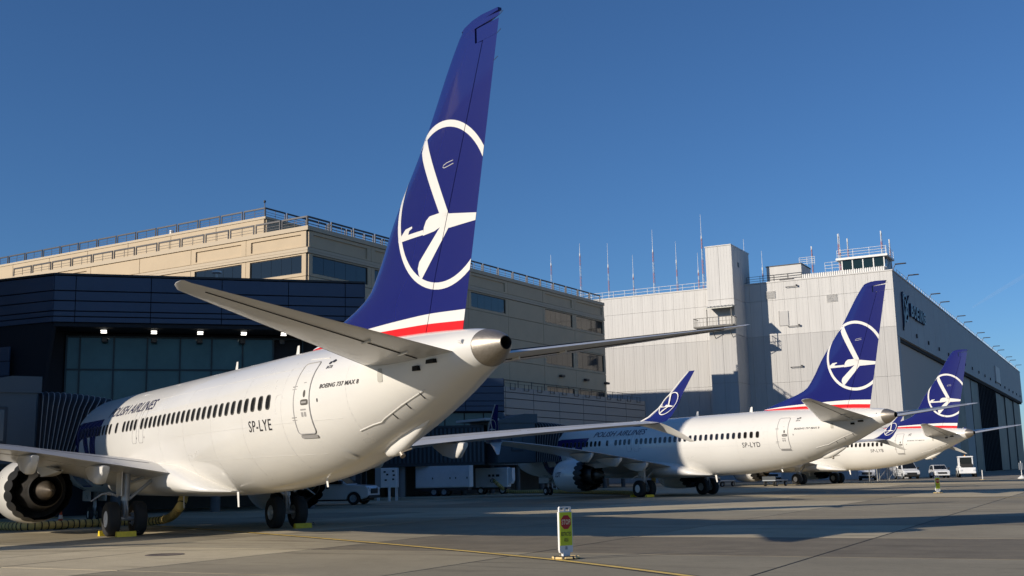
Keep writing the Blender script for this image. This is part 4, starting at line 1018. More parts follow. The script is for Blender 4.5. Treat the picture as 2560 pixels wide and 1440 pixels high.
part_box(WT, 'balcony_deck', BALC, tower, 20.3, 26.0, .06, 2.1, 21.3, 21.5)
for a in ((20.3, 26.0, 2.04, 2.1), ):
    b = MB(); WT.box(b, 20.3, 26, 2.04, 2.1, 22.6, 22.68); WT.box(b, 20.3, 26, 2.05, 2.09, 22.05, 22.09); WT.box(b, 20.3, 20.36, .06, 2.04, 22.6, 22.68); WT.box(b, 25.94, 26, .06, 2.04, 22.6, 22.68); bp_(b, 'balcony_rail', BALC, tower)
for k in range(13): part_box(WT, 'baluster', BALC, tower, 20.31 + k * .47, 20.35 + k * .47, 2.05, 2.09, 21.5, 22.6)
for k in range(4):
    part_box(WT, 'baluster', BALC, tower, 20.31, 20.35, .2 + k * .5, .25 + k * .5, 21.5, 22.6); part_box(WT, 'baluster', BALC, tower, 25.95, 25.99, .2 + k * .5, .25 + k * .5, 21.5, 22.6)
for u in (20.5, 24.0): part_box(WT, 'awning_post', BALC, tower, u, u + .1, 1.7, 1.8, 21.5, 23.85)
b = MB(); b.prism([(0.02, 24.35), (2.2, 23.85), (2.2, 23.95), (.02, 24.47)], 20.25, 24.2, lambda d, z, u: WT(u, d, z)); aw = bp_(b, 'awning', mat('awning_metal', (.40, .40, .36), .5, metal=.3), tower)
for k in range(8): 
    b = MB(); b.prism([(0.03, 24.48), (2.18, 23.96), (2.18, 24.02), (.03, 24.54)], 20.3 + k * .52, 20.36 + k * .52, lambda d, z, u: WT(u, d, z)); bp_(b, 'awning_rib', LGREY, tower)
part_box(WT, 'balcony_door', LGREY, tower, 21.9, 22.9, .01, .06, 21.5, 23.5)
for u in (21, 23.5):
    b = MB(); b.tube([WT(u, 2.0, 21.3), WT(u, .05, 19.9)], .05, 6); bp_(b, 'balcony_brace', BALC, tower)
# roof structures on the hangar
roof = []
def rpart(name, m, *a, c=0): return part_box(HL, name, m, hangar, *a, c=c)
rpart('roof_plant_room', HANG, 12.4, 17.4, -6, -.6, HH + .2, 30.3); rpart('plant_room_roof', FRMD, 12.3, 17.5, -6.1, -.5, 30.31, 30.42)
for k in range(38): rpart('parapet_rib', WSTEEL, 1.1 + k * .3, 1.22 + k * .3, -.55, -.45, HH + .2, 28.75)
rpart('cab_parapet', HANG, 1.0, 12.4, -1.2, -.56, HH + .2, 28.7)
cabp = lambda name, m, *a, c=0: rpart(name, m, *a, c=c)
cabp('cab_base', HANG, .9, 7.3, -6, -1.25, HH + .2, 28.75); cabp('cab_roof', WSTEEL, .6, 7.6, -6.3, -.9, 30.25, 30.55)
cabp('cab_ceiling', FRMD, 1.2, 7.0, -5.8, -1.4, 30.0, 30.2)
CABG = mat('dark_cab_glass', (.010, .022, .020), .06, spec=.5)
for k in range(5):
    u = 1.15 + k * 1.42; cabp('cab_post', WSTEEL, u - .07, u + .07, -1.35, -1.2, 28.76, 30.24)
    if k < 4: cabp('cab_window', CABG, u + .08, u + 1.34, -1.33, -1.27, 28.78, 30.22)
for k in range(4):
    d = -1.45 - k * 1.1; cabp('cab_window', CABG, .98, 1.04, d - 1.0, d, 28.78, 30.22); cabp('cab_post', WSTEEL, .92, 1.08, d - 1.09, d - 1.0, 28.76, 30.24)
def rail3(W, u0, u1, d, z, h, parent, m=WSTEEL, n=None, name='roof_railing', rails=3, r=.03):
    b = MB()
    for k in range(rails): b.tube([W(u0, d, z + h * (k + 1) / rails), W(u1, d, z + h * (k + 1) / rails)], r, 5)
    n = n or max(2, int(abs(u1 - u0) / 1.8))
    for k in range(n + 1): u = lerp(u0, u1, k / n); b.tube([W(u, d, z), W(u, d, z + h)], r, 5)
    bp_(b, name, m, parent)
rail3(HL, .8, 7.4, -1.0, 30.55, 1.1, hangar); rail3(HR, .9, 6.2, -.7, 30.55, 1.1, hangar)
rail3(HL, 24.6, 60, -.5, HH + .18, 1.0, hangar, rails=2); rail3(HL, 12.4, 20.4, -.5, HH + .18, 1.0, hangar, rails=3, m=RAILD); rail3(HR, 6, 204, -.4, HH + .18, .9, hangar, rails=2, n=90)
rail3(HL, 7.6, 9.6, -3, 29.2, 1.3, hangar); rail3(HL, 11.0, 13.2, -3, 30.4, 1.2, hangar, rails=4)
rpart('roof_steps', RAILD, 13.6, 15.6, -.45, -.4, HH + .3, HH + .5)
# antenna masts
def mast_mesh(h, hw, red, w=.30):
    """lattice mast with a whip; three bands of red and white"""
    b = MB(); nb = max(3, int(h / .55)); L = [(w * math.cos(2 * math.pi * k / 3), w * math.sin(2 * math.pi * k / 3)) for k in range(3)]
    for k in range(nb):
        z0, z1 = h * k / nb, h * (k + 1) / nb; mi = 1 if (k * 5 // nb) % 2 == red else 0
        t0, t1 = 1 - .55 * k / nb, 1 - .55 * (k + 1) / nb
        for i in range(3):
            j = (i + 1) % 3
            b.tube([(L[i][0] * t0, L[i][1] * t0, z0), (L[i][0] * t1, L[i][1] * t1, z1)], .028, 4, mi); b.tube([(L[i][0] * t0, L[i][1] * t0, z0), (L[j][0] * t1, L[j][1] * t1, z1)], .02, 4, mi)
    b.tube([(0, 0, h - .2), (0, 0, h + .35)], .09, 6, 0)
    if hw > h: b.tube([(0, 0, h), (0, 0, hw)], [.04, .018], 5, 0)
    return b
MASTS = [(56.15, 36.17, 37.95), (50.77, 37.22, 39.29), (45.78, 34.78, 38.69), (41.44, 32.71, 36.26), (37.92, 36.37, 39.96), (34.04, 34.22, 37.6), (30.49, 32.28, 35.37), (29.72, 37.58, 41.41), (23.02, 33.12, 36.62), (20.32, 31.56, 34.5), (12.74, 33.93, 34.3), (8.75, 35.34, 35.6), (8.59, 33.0, 35.77), (7.45, 34.48, 34.82), (2.64, 35.05, 35.32), (1.55, 33.65, 34.0)]
ML = ['leftmost red and white antenna mast, standing above the tan office roof railing', 'second antenna mast from the left, thick with red and white lattice', 'third antenna mast from the left on the hangar roof', 'short fourth antenna mast from the left on the hangar roof', 'tall fifth antenna mast from the left, with a long whip', 'sixth antenna mast from the left on the hangar roof', 'small thin antenna mast just left of the stair tower, beside the tallest mast', 'tallest antenna mast, close against the left side of the stair tower', 'antenna mast just right of the stair tower', 'thin antenna mast between stair tower and white plant room', 'small antenna mast behind the white railing left of the control cab', 'red and white mast left of the control cab roof railing', 'plain white whip aerial beside the mast left of the control cab', 'mast with a dark head above the left end of the control cab', 'red topped mast above the right end of the control cab', 'rightmost white mast at the hangar roof corner']
for (u, zl, zw), lab in zip(MASTS, ML):
    z0 = HH; p = HL(u, -9, z0)
    b = mast_mesh(zl - z0, zw - z0, rg.randint(0, 1), .22 if zl > 35 else .17)
    o = b.build('antenna_mast', [WSTEEL, REDST], None, False); o.location = p; tag(o, lab, 'antenna', 'antenna masts on the hangar roof')
# floodlights along the roof edge
LU = [2.6, 13.3, 34.8, 45.5, 67, 77.5, 99, 110, 131, 142, 163, 174, 192]
ORD = ['first', 'second', 'third', 'fourth', 'fifth', 'sixth', 'seventh', 'eighth', 'ninth', 'tenth', 'eleventh', 'twelfth', 'thirteenth']
for u, nm in zip(LU, ORD):
    t = thing('roof_floodlight', nm + ' floodlight arm along the hangar roof edge, counted from the control cab', 'lamp', tuple(HR(u, 0, HH)), math.atan2(FN.y, FN.x), 'floodlights on the hangar roof edge')
    b = MB(); b.tube([(-.4, 0, .1), (-.1, 0, 1.0), (.1, 0, 1.25)], .06, 6); b.build('arm', RAILD, t)
    b = MB(); b.cbox(.0, 1.5, -.2, .2, 1.2, 1.34, .04); b.build('lamp_head', RAILD, t)
# ================================================================= jet bridges
JB = mat('bridge_grey_panel', (.065, .088, .108), .5, metal=.2, noise=.08, nscale=1)
JBD = mat('bridge_dark_panel', (.035, .045, .055), .6)
BELL = mat('black_bellows', (.018, .02, .026), .7)
RIBW = mat('bellows_edge', (.42, .38, .36), .6)
def jet_bridge(pose, label, stair):
    """bridge in the aircraft's own axes: x aft from the nose, y starboard (port is negative)"""
    root = thing('jet_bridge', label, 'jet bridge', (pose[0], pose[1], 0), pose[2])
    X = lambda x: x - GX
    # bellows: arched ribs fanning from the cab to the fuselage
    n = 13; ribs = []
    def arch(cx, y0, y1, w, zt, zb):
        pts = []
        for k in range(15):
            if k == 0: a, z = -w, zb
            elif k == 14: a, z = w, zb
            else:
                t = math.pi * (1 - (k - 1) / 12); a = w * math.copysign(abs(math.cos(t)) ** .5, math.cos(t)); z = zt - .7 + .7 * abs(math.sin(t)) ** .6
            pts.append((X(cx) + a, lerp(y0, y1, max(0, (z - zb) / (zt - zb)) ** 1.6), z))
        return pts
    for i in range(n + 1):
        f = i / n
        ribs.append(arch(lerp(5.4, 6.0, f), lerp(-3.3, -1.75, f), lerp(-3.3, -.35, f), lerp(1.75, 2.5, f), lerp(5.75, 5.42, f * f), 2.6))
    b = MB()
    for i in range(n):
        mid = [tuple((Vector(p) + Vector(q)) / 2 * 1.0) for p, q in zip(ribs[i], ribs[i + 1])]
        cx = Vector((X(5.0), 0, 4.0)); mid = [(cx.x + (p[0] - cx.x) * .965, p[1], 4.0 + (p[2] - 4.0) * .975 if p[2] > 4 else p[2]) for p in mid]
        b.loft([ribs[i], mid, ribs[i + 1]], 0, False, False, closed=False)
    b.build('bellows', BELL, root)
    for i in range(n + 1):
        b = MB(); b.tube(ribs[i], .013, 5); b.build('bellows_rib', RIBW, root)
    # cab
    b = MB(); b.cbox(X(3.3), X(7.3), -6.7, -3.3, 2.55, 5.75, .08); cab = b.build('cab', JB, root, False)
    b = MB(); b.prism([(-3.2, 5.6), (-3.2, 6.3), (-4.4, 6.3), (-6.8, 5.78), (-6.8, 5.6)], X(3.2), X(7.4), lambda u, v, d: (d, u, v)); b.build('cab_roof', JB, cab, False)
    b = MB(); b.cbox(X(7.31), X(7.36), -5.5, -4.6, 3.55, 4.9, .03); b.build('cab_window', mat('bridge_glass', (.08, .11, .13), .15), cab, False)
    b = MB(); b.cbox(X(7.305), X(7.345), -5.6, -4.5, 3.45, 5.0, .02); b.build('window_frame', JBD, cab, False)
    b = MB(); b.lathe([(0, .4), (.25, .42), (.45, .3), (.5, .001)], 12, (X(5.8), -5.6, 6.0), 'z'); b.build('air_unit', JB, cab)
    b = MB(); b.cbox(X(3.1), X(7.5), -8.0, -6.75, 5.75, 5.95, .03); b.build('canopy', mat('pale_canopy', (.35, .37, .38), .5), cab, False)
    # rotunda + corrugated tunnel going to the terminal
    tun = Vector((-.55, -.83, 0)); tun.normalize()
    P0 = Vector((X(5.3), -6.6, 0)); P1 = P0 + Vector((-.62, -.78, 0)) * 16
    d = (P1 - P0).normalized(); nrm = Vector((-d.y, d.x, 0)); L = (P1 - P0).length
    b = MB(); T = lambda p: P0 + d * p.x + nrm * p.y + UP * p.z
    b.box(0, L, -1.4, 1.4, 2.5, 2.7, 0, T); b.box(0, L, -1.4, 1.4, 5.3, 5.5, 0, T); b.box(0, L, -1.3, 1.3, 2.7, 5.3, 0, T); tn = b.build('tunnel', JBD, root, False)
    for s in (-1, 1):
        b = MB(); k = 0.0
        while k < L - .2: b.box(k, k + .16, s * 1.3, s * 1.42, 2.72, 5.28, 0, T); k += .32
        b.build('corrugation', JB, tn, False)['kind'] = 'stuff'
    # support: lifting columns and wheels
    b = MB()
    for s in (-.9, .9): b.box(9.6, 10.0, s - .2, s + .2, .9, 2.5, 0, T)
    b.box(9.3, 10.3, -1.2, 1.2, .55, .95, 0, T); sp = b.build('support_column', JBD, root, False)
    for s in (-1.1, 1.1):
        p = T(Vector((9.8, s, .5))); b = MB(); b.tube([p - nrm * .2, p + nrm * .2], .5, 24); b.build('wheel', RUBBER, sp)
    if not stair: return root
    # service stair under the cab
    b = MB()
    for k in range(9): b.box(X(2.15), X(3.05), -7.4 - k * .28, -7.15 - k * .28, 2.5 - k * .28, 2.53 - k * .28)
    for s in (2.15, 3.02): b.tube([(X(s), -7.2, 2.5), (X(s), -9.7, .0)], .05, 6); b.tube([(X(s), -7.2, 3.5), (X(s), -9.7, 1.0)], .03, 6); b.tube([(X(s), -8.4, 1.3), (X(s), -8.4, 2.3)], .03, 6); b.tube([(X(s), -7.2, 2.5), (X(s), -7.2, 3.5)], .03, 6); b.tube([(X(s), -9.7, 0), (X(s), -9.7, 1.0)], .03, 6)
    b.build('service_stair', JBD, root, False)
    return root
jet_bridge(POSES[0], 'dark grey jet bridge with black bellows docked at the nose of the nearest airliner', True)
jet_bridge(POSES[1], 'dark grey jet bridge with fan of bellows docked at the middle airliner', False)
# ================================================================= ground equipment
def world_of(pose, x, y, z): a = pose[2]; u = x - GX; return Vector((pose[0] + u * math.cos(a) - y * math.sin(a), pose[1] + u * math.sin(a) + y * math.cos(a), z))
YCH = mat('yellow_chock_paint', (.75, .55, .03), .5, noise=.15, nscale=8, bump=.2, bscale=30)
def chock(p, rz, label, L=.62):
    b = MB(); b.prism([(-.13, 0), (.13, 0), (.06, .17), (-.06, .17)], -L / 2, L / 2, lambda u, v, d: (u, d, v)); 
    t = thing('wheel_chock', label, 'chock', p, rz, 'yellow wheel chocks'); b.build('block', YCH, t, False)
    b = MB(); b.tube([(0, L / 2, .1), (.05, L / 2 + .12, .12), (.05, L / 2 + .05, .2)], .015, 5); b.build('rope', LETTER, t)
for pose, nm in ((POSES[0], 'nearest'), (POSES[1], 'middle')):
    chock(world_of(pose, GX + .66, -2.98, 0), pose[2], 'yellow chock behind the left main wheels of the %s airliner' % nm)
    chock(world_of(pose, GX - .66, -3.2, 0), pose[2], 'yellow chock in front of the left main wheels of the %s airliner' % nm)
chock(world_of(POSES[0], GX + .68, 3.2, 0), POSES[0][2], 'yellow chock behind the right main wheels of the nearest airliner')
HOSE = mat('yellow_duct_fabric', (.62, .47, .16), .7, noise=.15, nscale=3)
def hose(name, pts, r, label, n_sub=14):
    """corrugated air hose: smooth spline, alternating ring radii"""
    P = [Vector(p) for p in pts]; path = []
    for i in range(len(P) - 1):
        p0, p1, p2, p3 = P[max(0, i - 1)], P[i], P[i + 1], P[min(len(P) - 1, i + 2)]
        m = max(4, int((p2 - p1).length / .075))
        for k in range(m):
            t = k / m; path.append(.5 * ((2 * p1) + (p2 - p0) * t + (2 * p0 - 5 * p1 + 4 * p2 - p3) * t * t + (3 * p1 - p0 - 3 * p2 + p3) * t ** 3))
    b = MB(); b.tube(path, [r * (1.0 if k % 3 else .86) for k in range(len(path))], 12); root = b.build(name, HOSE); tag(root, label, 'hose')
    b = MB()
    for k in range(0, len(path) - 1, 3):
        d = (path[k + 1] - path[k]).normalized(); b.tube([path[k] - d * .022, path[k] + d * .022], r * 1.01, 12, 0, False)
    o = b.build('hose_rib', mat('black_hose_ring', (.03, .028, .025), .7), root); o['kind'] = 'stuff'
def at1(x, y, z): return tuple(world_of(POSES[0], x, y, z))
hose('air_hose', [(-24.5, 46.5, .2), (-21.5, 45.4, .2), (-18.9, 43.6, .19), (-17.2, 44.9, .19), (-15.8, 46.1, .19), (-14.6, 45.6, .2), (-13.6, 44.6, .35), at1(17.6, -.4, .8), at1(17.4, -.15, 1.28)], .165, 'fat yellow air hose lying behind the left wheels of the nearest airliner')
hose('air_hose', [(-2.0, 101.6, 1.2), (-1.5, 101.4, .75), (-.6, 102.6, .2), (2.2, 100.2, .17), (4.6, 95.6, .17), (6.2, 91.5, .17), (8.2, 85.8, .17), (9.2, 82.4, .2), tuple(world_of(POSES[1], 17.4, -.3, .8)), tuple(world_of(POSES[1], 17.3, -.1, 1.28))], .17, 'yellow air hose running from the white air unit to the middle airliner')
# traffic cone
def cone(p, label):
    t = thing('traffic_cone', label, 'cone', p)
    b = MB(); b.cbox(-.2, .2, -.2, .2, 0, .04, .01); b.build('base', mat('black_rubber_base', (.03, .03, .03), .8), t)
    b = MB(); b.lathe([(.04, .14), (.72, .03), (.73, .001)], 20, (0, 0, 0), 'z'); b.build('body', mat('orange_cone', (.40, .06, .012), .6), t)
    b = MB(); b.lathe([(.40, .092), (.55, .068)], 20, (0, 0, 0), 'z'); b.build('band', mat('grey_band', (.5, .5, .48), .5), t)
cone((-17.9, 44.7, 0), 'orange traffic cone beside the air hose under the left engine')
WEQ = mat('white_equipment_paint', (.80, .81, .82), .45, noise=.05, nscale=2)
GEQ = mat('grey_equipment_paint', (.30, .33, .36), .5)
def wheel(b, x, y, z, r, w, mi_t=0, mi_r=1, n=22):
    b.lathe([(-w/2, r*.6), (-w/2, r*.93), (-w*.35, r), (w*.35, r), (w/2, r*.93), (w/2, r*.6)], n, (x, y, z), 'y', mi_t)
    b.lathe([(-w/2+.01, r*.62), (-w/2+.03, r*.5), (-w/2+.05, r*.2), (-w/2+.0, r*.15), (-w/2, .001)], n, (x, y, z), 'y', mi_r); b.lathe([(w/2-.01, r*.62), (w/2-.03, r*.5), (w/2-.05, r*.2), (w/2, r*.15), (w/2, .001)], n, (x, y, z), 'y', mi_r)
# ground power unit
t = thing('generator', 'long white generator cabinet on a skid trailer below the gate lounge', 'generator', (-6.1, 98.6, 0), -.18)
b = MB(); b.cbox(-2.55, 2.25, -.75, .75, .72, 2.62, .04); b.build('enclosure', WEQ, t, False)
b = MB(); b.box(-2.1, 2.1, -.7, .7, .45, .71); b.box(-2.9, -2.1, -.06, .06, .5, .62); b.build('trailer_frame', LETTER, t, False)
for x in (-.9, .0):
    for y in (-.72, .72): b = MB(); wheel(b, x, y, .36, .36, .24); b.build('wheel', [RUBBER, GEQ], t)
for x0, x1 in ((-2.4, -.9), (-.86, .65), (.7, 1.15), (1.2, 2.15)):
    b = MB(); b.cbox(x0, x1, -.775, -.751, .82, 2.15, .006); dr = b.build('access_door', WEQ, t, False)
    b = MB(); b.box(x1 - .16, x1 - .07, -.80, -.776, 1.45, 1.6); b.build('latch', LETTER, dr, False)
b = MB(); b.lathe([(2.6, .12), (3.0, .12), (3.05, .05)], 12, (-1.3, 0, 0), 'z'); b.build('exhaust_stack', GEQ, t)
# air conditioning cart
t = thing('air_unit', 'white wheeled air conditioning cart feeding the yellow hose', 'cart', (-2.1, 103.0, 0), -.2)
b = MB(); b.cbox(-1.5, 1.5, -.7, .7, .6, 2.35, .05); b.build('enclosure', WEQ, t, False)
b = MB(); b.prism([(1.5, .9), (1.75, .9), (1.9, 1.2), (1.9, 2.3), (1.5, 2.3)], -.6, .6, lambda u, v, d: (u, d, v)); b.build('end_cover', WEQ, t, False)
b = MB(); b.box(-1.45, 1.45, -.65, .65, .42, .6); b.box(-2.4, -1.45, -.05, .05, .45, .55); b.build('chassis', LETTER, t, False)
for x in (-1.0, 1.0):
    for y in (-.68, .68): b = MB(); wheel(b, x, y, .33, .33, .2); b.build('wheel', [RUBBER, RIMW], t)
for x, w in ((-.3, .22), (.05, .22), (.42, .3)): b = MB(); b.box(x, x + w, -.73, -.701, 1.55, 1.75); b.build('gauge', LETTER, t, False)
b = MB(); b.lathe([(-.70, .2), (-.86, .2), (-.86, .17), (-.72, .16)], 16, (.1 - 0, 0, 1.2), 'y'); b.build('hose_collar', LETTER, t)
for k in range(4): b = MB(); b.box(-1.5 - .02, -1.5, -.6, .6, .9 + k * .3, 1.1 + k * .3); b.build('louvre', GEQ, t, False)
b = MB(); b.cbox(-1.45, 1.45, -.02, .02, 2.36, 2.42, .005); b.build('lifting_rail', NAVY, t, False)
# electrical cabinet on a stand
t = thing('electrical_cabinet', 'white electrical cabinet raised on a steel stand beside the pickup', 'cabinet', (-9.6, 84.5, 0), -.15)
b = MB(); b.cbox(-.8, .8, -.3, .3, .95, 2.4, .03); b.build('enclosure', WEQ, t, False)
b = MB(); b.cbox(-.85, -.42, -.33, .33, .96, 2.41, .02); b.build('side_panel', GEQ, t, False)
for x0, x1 in ((-.38, .2), (.23, .77)):
    b = MB(); b.cbox(x0, x1, -.325, -.301, 1.0, 2.35, .006); b.build('door', WEQ, t, False)
for x, z in ((-.2, 2.05), (.0, 1.85), (-.12, 1.45), (.45, 2.1), (.5, 1.8), (.45, 1.5)): b = MB(); b.box(x, x + .16, -.35, -.326, z, z + .12); b.build('switch', LETTER, t, False)
for x in (-.7, .7):
    for y in (-.22, .22): b = MB(); b.box(x - .04, x + .04, y - .04, y + .04, 0, .95); b.build('leg', WEQ, t, False)
b = MB(); b.lathe([(0, .09), (1.05, .09), (1.1, .05), (1.1, .001)], 12, (-9.2, 82.2, 0), 'z'); tag(b.build('bollard', WSTEEL), 'white steel bollard in front of the electrical cabinet', 'bollard')
# ladders under the middle airliner's bridge
def ladder(p, rz, h, label):
    t = thing('step_ladder', label, 'ladder', p, rz)
    for s in (-.22, .22): b = MB(); b.tube([(s, 0, 0), (s * .8, .5, h)], .03, 6); b.build('rail', WSTEEL, t)
    for k in range(1, 7): b = MB(); b.box(-.2, .2, .5 * k / 7 - .04, .5 * k / 7 + .04, h * k / 7, h * k / 7 + .03); b.build('rung', WSTEEL, t, False)
    for s in (-.22, .22): b = MB(); b.tube([(s, 1.1, 0), (s * .8, .55, h)], .025, 6); b.build('rear_leg', GEQ, t)
ladder((3.6, 106.5, 0), .4, 2.2, 'white step ladder standing in the shade beyond the middle airliner engine')
# ================================================================= vehicles
CARW = mat('white_car_paint', (.70, .71, .72), .3, coat=.6); CARG = mat('car_glass', (.010, .012, .014), .06); CARB = mat('black_plastic', (.02, .02, .02), .6); LAMP = mat('headlamp', (.6, .62, .65), .15)
def car(name, kind, label, p, rz):
    """x forward, y left; profile lofted across the width"""
    root = thing(name, label, 'truck' if kind in ('pickup',) else ('van' if kind == 'van' else 'car'), p, rz)
    if kind == 'pickup':
        L0, L1, W = -2.9, 2.95, .98; wx = (-1.85, 1.9); wr = .41
        low = [(-2.9, .55), (-2.9, 1.25), (-.75, 1.28), (1.15, 1.28), (1.35, 1.32), (2.75, 1.22), (2.95, 1.0), (2.95, .5)]
        cab = [(-.78, 1.27), (-.62, 1.90), (.35, 1.93), (.62, 1.88), (1.45, 1.30)]
        side = [((-.62, 1.32), (-.50, 1.80), (.02, 1.83), (.02, 1.33)), ((.10, 1.33), (.10, 1.83), (.50, 1.80), (1.12, 1.34))]
    elif kind == 'suv':
        L0, L1, W = -2.25, 2.3, .92; wx = (-1.35, 1.35); wr = .36
        low = [(-2.25, .5), (-2.28, 1.0), (-.5, 1.05), (1.0, 1.06), (1.2, 1.05), (2.1, .98), (2.3, .75), (2.25, .38)]
        cab = [(-2.2, 1.0), (-1.85, 1.60), (-.9, 1.70), (.2, 1.68), (1.15, 1.06)]
        side = [((-1.75, 1.1), (-1.6, 1.52), (-.3, 1.6), (-.3, 1.1)), ((-.2, 1.1), (-.2, 1.6), (.2, 1.57), (.9, 1.1))]
    else:
        L0, L1, W = -2.9, 2.5, 1.0; wx = (-1.9, 1.55); wr = .38
        low = [(-2.9, .45), (-2.92, 1.15), (-.5, 1.2), (1.5, 1.2), (1.7, 1.18), (2.35, 1.05), (2.5, .8), (2.5, .4)]
        cab = [(-2.92, 1.14), (-2.85, 2.15), (-1.5, 2.25), (.7, 2.2), (1.6, 1.2)]
        side = [((-.4, 1.25), (-.4, 1.95), (.6, 1.95), (1.2, 1.25)),]
    # body side outline with wheel arches
    bottom = .34 if kind != 'suv' else .28
    prof = list(low)
    arch = []
    for w in sorted(wx, reverse=True):
        arch.append((w + wr * 1.22, bottom))
        for k in range(1, 8): a = math.pi * k / 8; arch.append((w + wr * 1.2 * math.cos(a), wr * .9 + wr * 1.12 * math.sin(a)))
        arch.append((w - wr * 1.22, bottom))
    outline = prof + arch
    b = MB(); b.prism(outline, -W, W, lambda u, v, d: (u, d, v)); 
    # crowned top: narrow shoulders
    body = b.build('body', CARW, root, False)
    md = body.modifiers.new('bevel', 'BEVEL'); md.width = .07; md.segments = 3; md.limit_method = 'ANGLE'; md.angle_limit = R(40)
    b = MB(); n = len(cab)
    b.add([(u, -W * .97 + (v - cab[0][1]) * .22, v) for u, v in cab] + [(u, W * .97 - (v - cab[0][1]) * .22, v) for u, v in cab], [tuple(range(n)), tuple(range(n, 2 * n))[::-1]] + [(i, (i + 1) % n, n + (i + 1) % n, n + i) for i in range(n)])
    cb = b.build('cabin', CARW, root, False); md = cb.modifiers.new('bevel', 'BEVEL'); md.width = .05; md.segments = 2
    yin = lambda v: W * .97 - (v - cab[0][1]) * .22 + .012
    for s in (-1, 1):
        for q in side: b = MB(); b.add([(u, s * yin(v), v) for u, v in q], [(0, 1, 2, 3)]); b.build('side_window', CARG, root, False)
        b = MB(); b.cbox(cab[-1][0] - .45, cab[-1][0] - .28, s * (W + .02), s * (W + .26), cab[-1][1] + .06, cab[-1][1] + .26, .02); b.build('mirror', CARB, root, False)
        b = MB(); b.cbox(.0, .2, s * (W + .001), s * (W + .03), low[2][1] - .22, low[2][1] - .16, .008); b.build('door_handle', CARB, root, False)
        b = MB(); b.cbox(L1 - .2, L1 + .03, s * W * .95, s * W * .62, low[-2][1] - .12, low[-2][1] + .1, .03); b.build('headlight', LAMP, root, False)
        for w in wx: b = MB(); wheel(b, w, s * (W - .10), wr, wr, .24); b.build('wheel', [RUBBER, GEQ], root)
    a, c = cab[-1], cab[-2]; dx, dz = (a[0] - c[0]), (a[1] - c[1]); nx, nz = -dz, dx; l = math.hypot(nx, nz); nx, nz = nx / l * -.015 if nx < 0 else nx / l * .015, abs(nz) / l * .015
    b = MB(); f0, f1 = .10, .92; pt = lambda f, s: (c[0] + dx * f + abs(nx), s * (yin(c[1] + dz * f) - .09), c[1] + dz * f + abs(nz)); b.add([pt(f0, -1), pt(f0, 1), pt(f1, 1), pt(f1, -1)], [(0, 1, 2, 3)]); b.build('windscreen', CARG, root, False)
    b = MB(); b.cbox(L1 - .05, L1 + .05, -W * .6, W * .6, low[-2][1] - .30, low[-2][1] + .02, .02); b.build('grille', CARB, root, False)
    b = MB(); b.cbox(L1 - .1, L1 + .07, -W * .98, W * .98, bottom + .06, bottom + .26, .04); b.build('bumper', CARW if kind == 'suv' else CARB, root, False)
    b = MB(); b.box(L0 + .3, L1 - .3, -W * .8, W * .8, bottom - .08, bottom + .1); b.build('underbody', CARB, root, False)
    return root
car('pickup_truck', 'pickup', 'white pickup truck in the shade behind the tail of the nearest airliner', (-12.2, 75.2, 0), -.25)
car('sport_utility_car', 'suv', 'white sport utility car facing the camera near the hangar doors', (54.9, 147.5, 0), -1.75)
car('delivery_van', 'van', 'white van parked beyond the sport utility car, partly behind the farthest airliner', (49.9, 145.2, 0), -1.65)
car('pickup_truck', 'pickup', 'white pickup truck seen beneath the belly of the farthest airliner', (43.6, 141, 0), -1.9)
car('pickup_truck', 'pickup', 'white pickup truck seen beneath the tail of the middle airliner, left of its far wheels', (33.5, 148, 0), -1.8)
# airport tug with a boxy cab
t = thing('tow_tractor', 'white tow tractor with raised boxy cab beside the sport utility car', 'tractor', (60.2, 152, 0), -1.85)
b = MB(); b.cbox(-2.2, 2.2, -1.05, 1.05, .45, 1.25, .08); b.build('body', WEQ, t, False)
b = MB(); b.cbox(-1.9, .4, -.95, .95, 1.26, 1.5, .05); b.build('deck', WEQ, t, False)
b = MB()
for x in (-1.0, .55):
    for y in (-.82, .82): b.box(x - .06, x + .06, y - .06, y + .06, 1.5, 2.6)
b.box(-1.12, .67, -.92, .92, 2.6, 2.75); cb = b.build('cab_frame', WEQ, t, False)
b = MB(); b.box(-.92, .50, -.78, .78, 1.5, 2.58); b.build('cab_glass', CARG, cb, False)
b = MB(); b.cbox(.9, 2.1, -.7, .7, 1.26, 1.75, .06); b.build('hood', CARB, t, False)
b = MB(); b.lathe([(2.75, .1), (2.9, .1), (2.95, .001)], 10, (-.2, 0, 0), 'z'); b.build('beacon', mat('amber_beacon', (.6, .25, .02), .3), t)
for x in (-1.4, 1.4):
    for y in (-1.0, 1.0): b = MB(); wheel(b, x, y, .45, .45, .3); b.build('wheel', [RUBBER, GEQ], t)
for y in (-.8, .8): b = MB(); b.cbox(2.18, 2.25, y - .15, y + .15, .8, 1.0, .02); b.build('headlight', LAMP, t, False)
# maintenance stand
t = thing('work_stand', 'pale steel maintenance stand with steps under the farthest airliner tail', 'stand', (42.8, 132.5, 0), .5)
SSTL = mat('galvanised_steel', (.45, .44, .40), .5, metal=.4)
for x in (-1.6, 0, 1.6):
    for y in (-.6, .6): b = MB(); b.box(x - .04, x + .04, y - .04, y + .04, 0, 1.5); b.build('leg', SSTL, t, False)
b = MB(); b.box(-1.7, 1.7, -.7, .7, 1.5, 1.56); b.build('platform', SSTL, t, False)
for y in (-.65, .65):
    b = MB()
    for z in (2.0, 2.5): b.tube([(-1.6, y, z), (1.6, y, z)], .03, 6)
    for x in (-1.6, 0, 1.6): b.tube([(x, y, 1.5), (x, y, 2.5)], .03, 6)
    b.build('guard_rail', SSTL, t)
    b = MB(); b.tube([(-1.6, y, .1), (0, y, 1.45)], .025, 6); b.tube([(0, y, .1), (1.6, y, 1.45)], .025, 6); b.build('brace', SSTL, t)
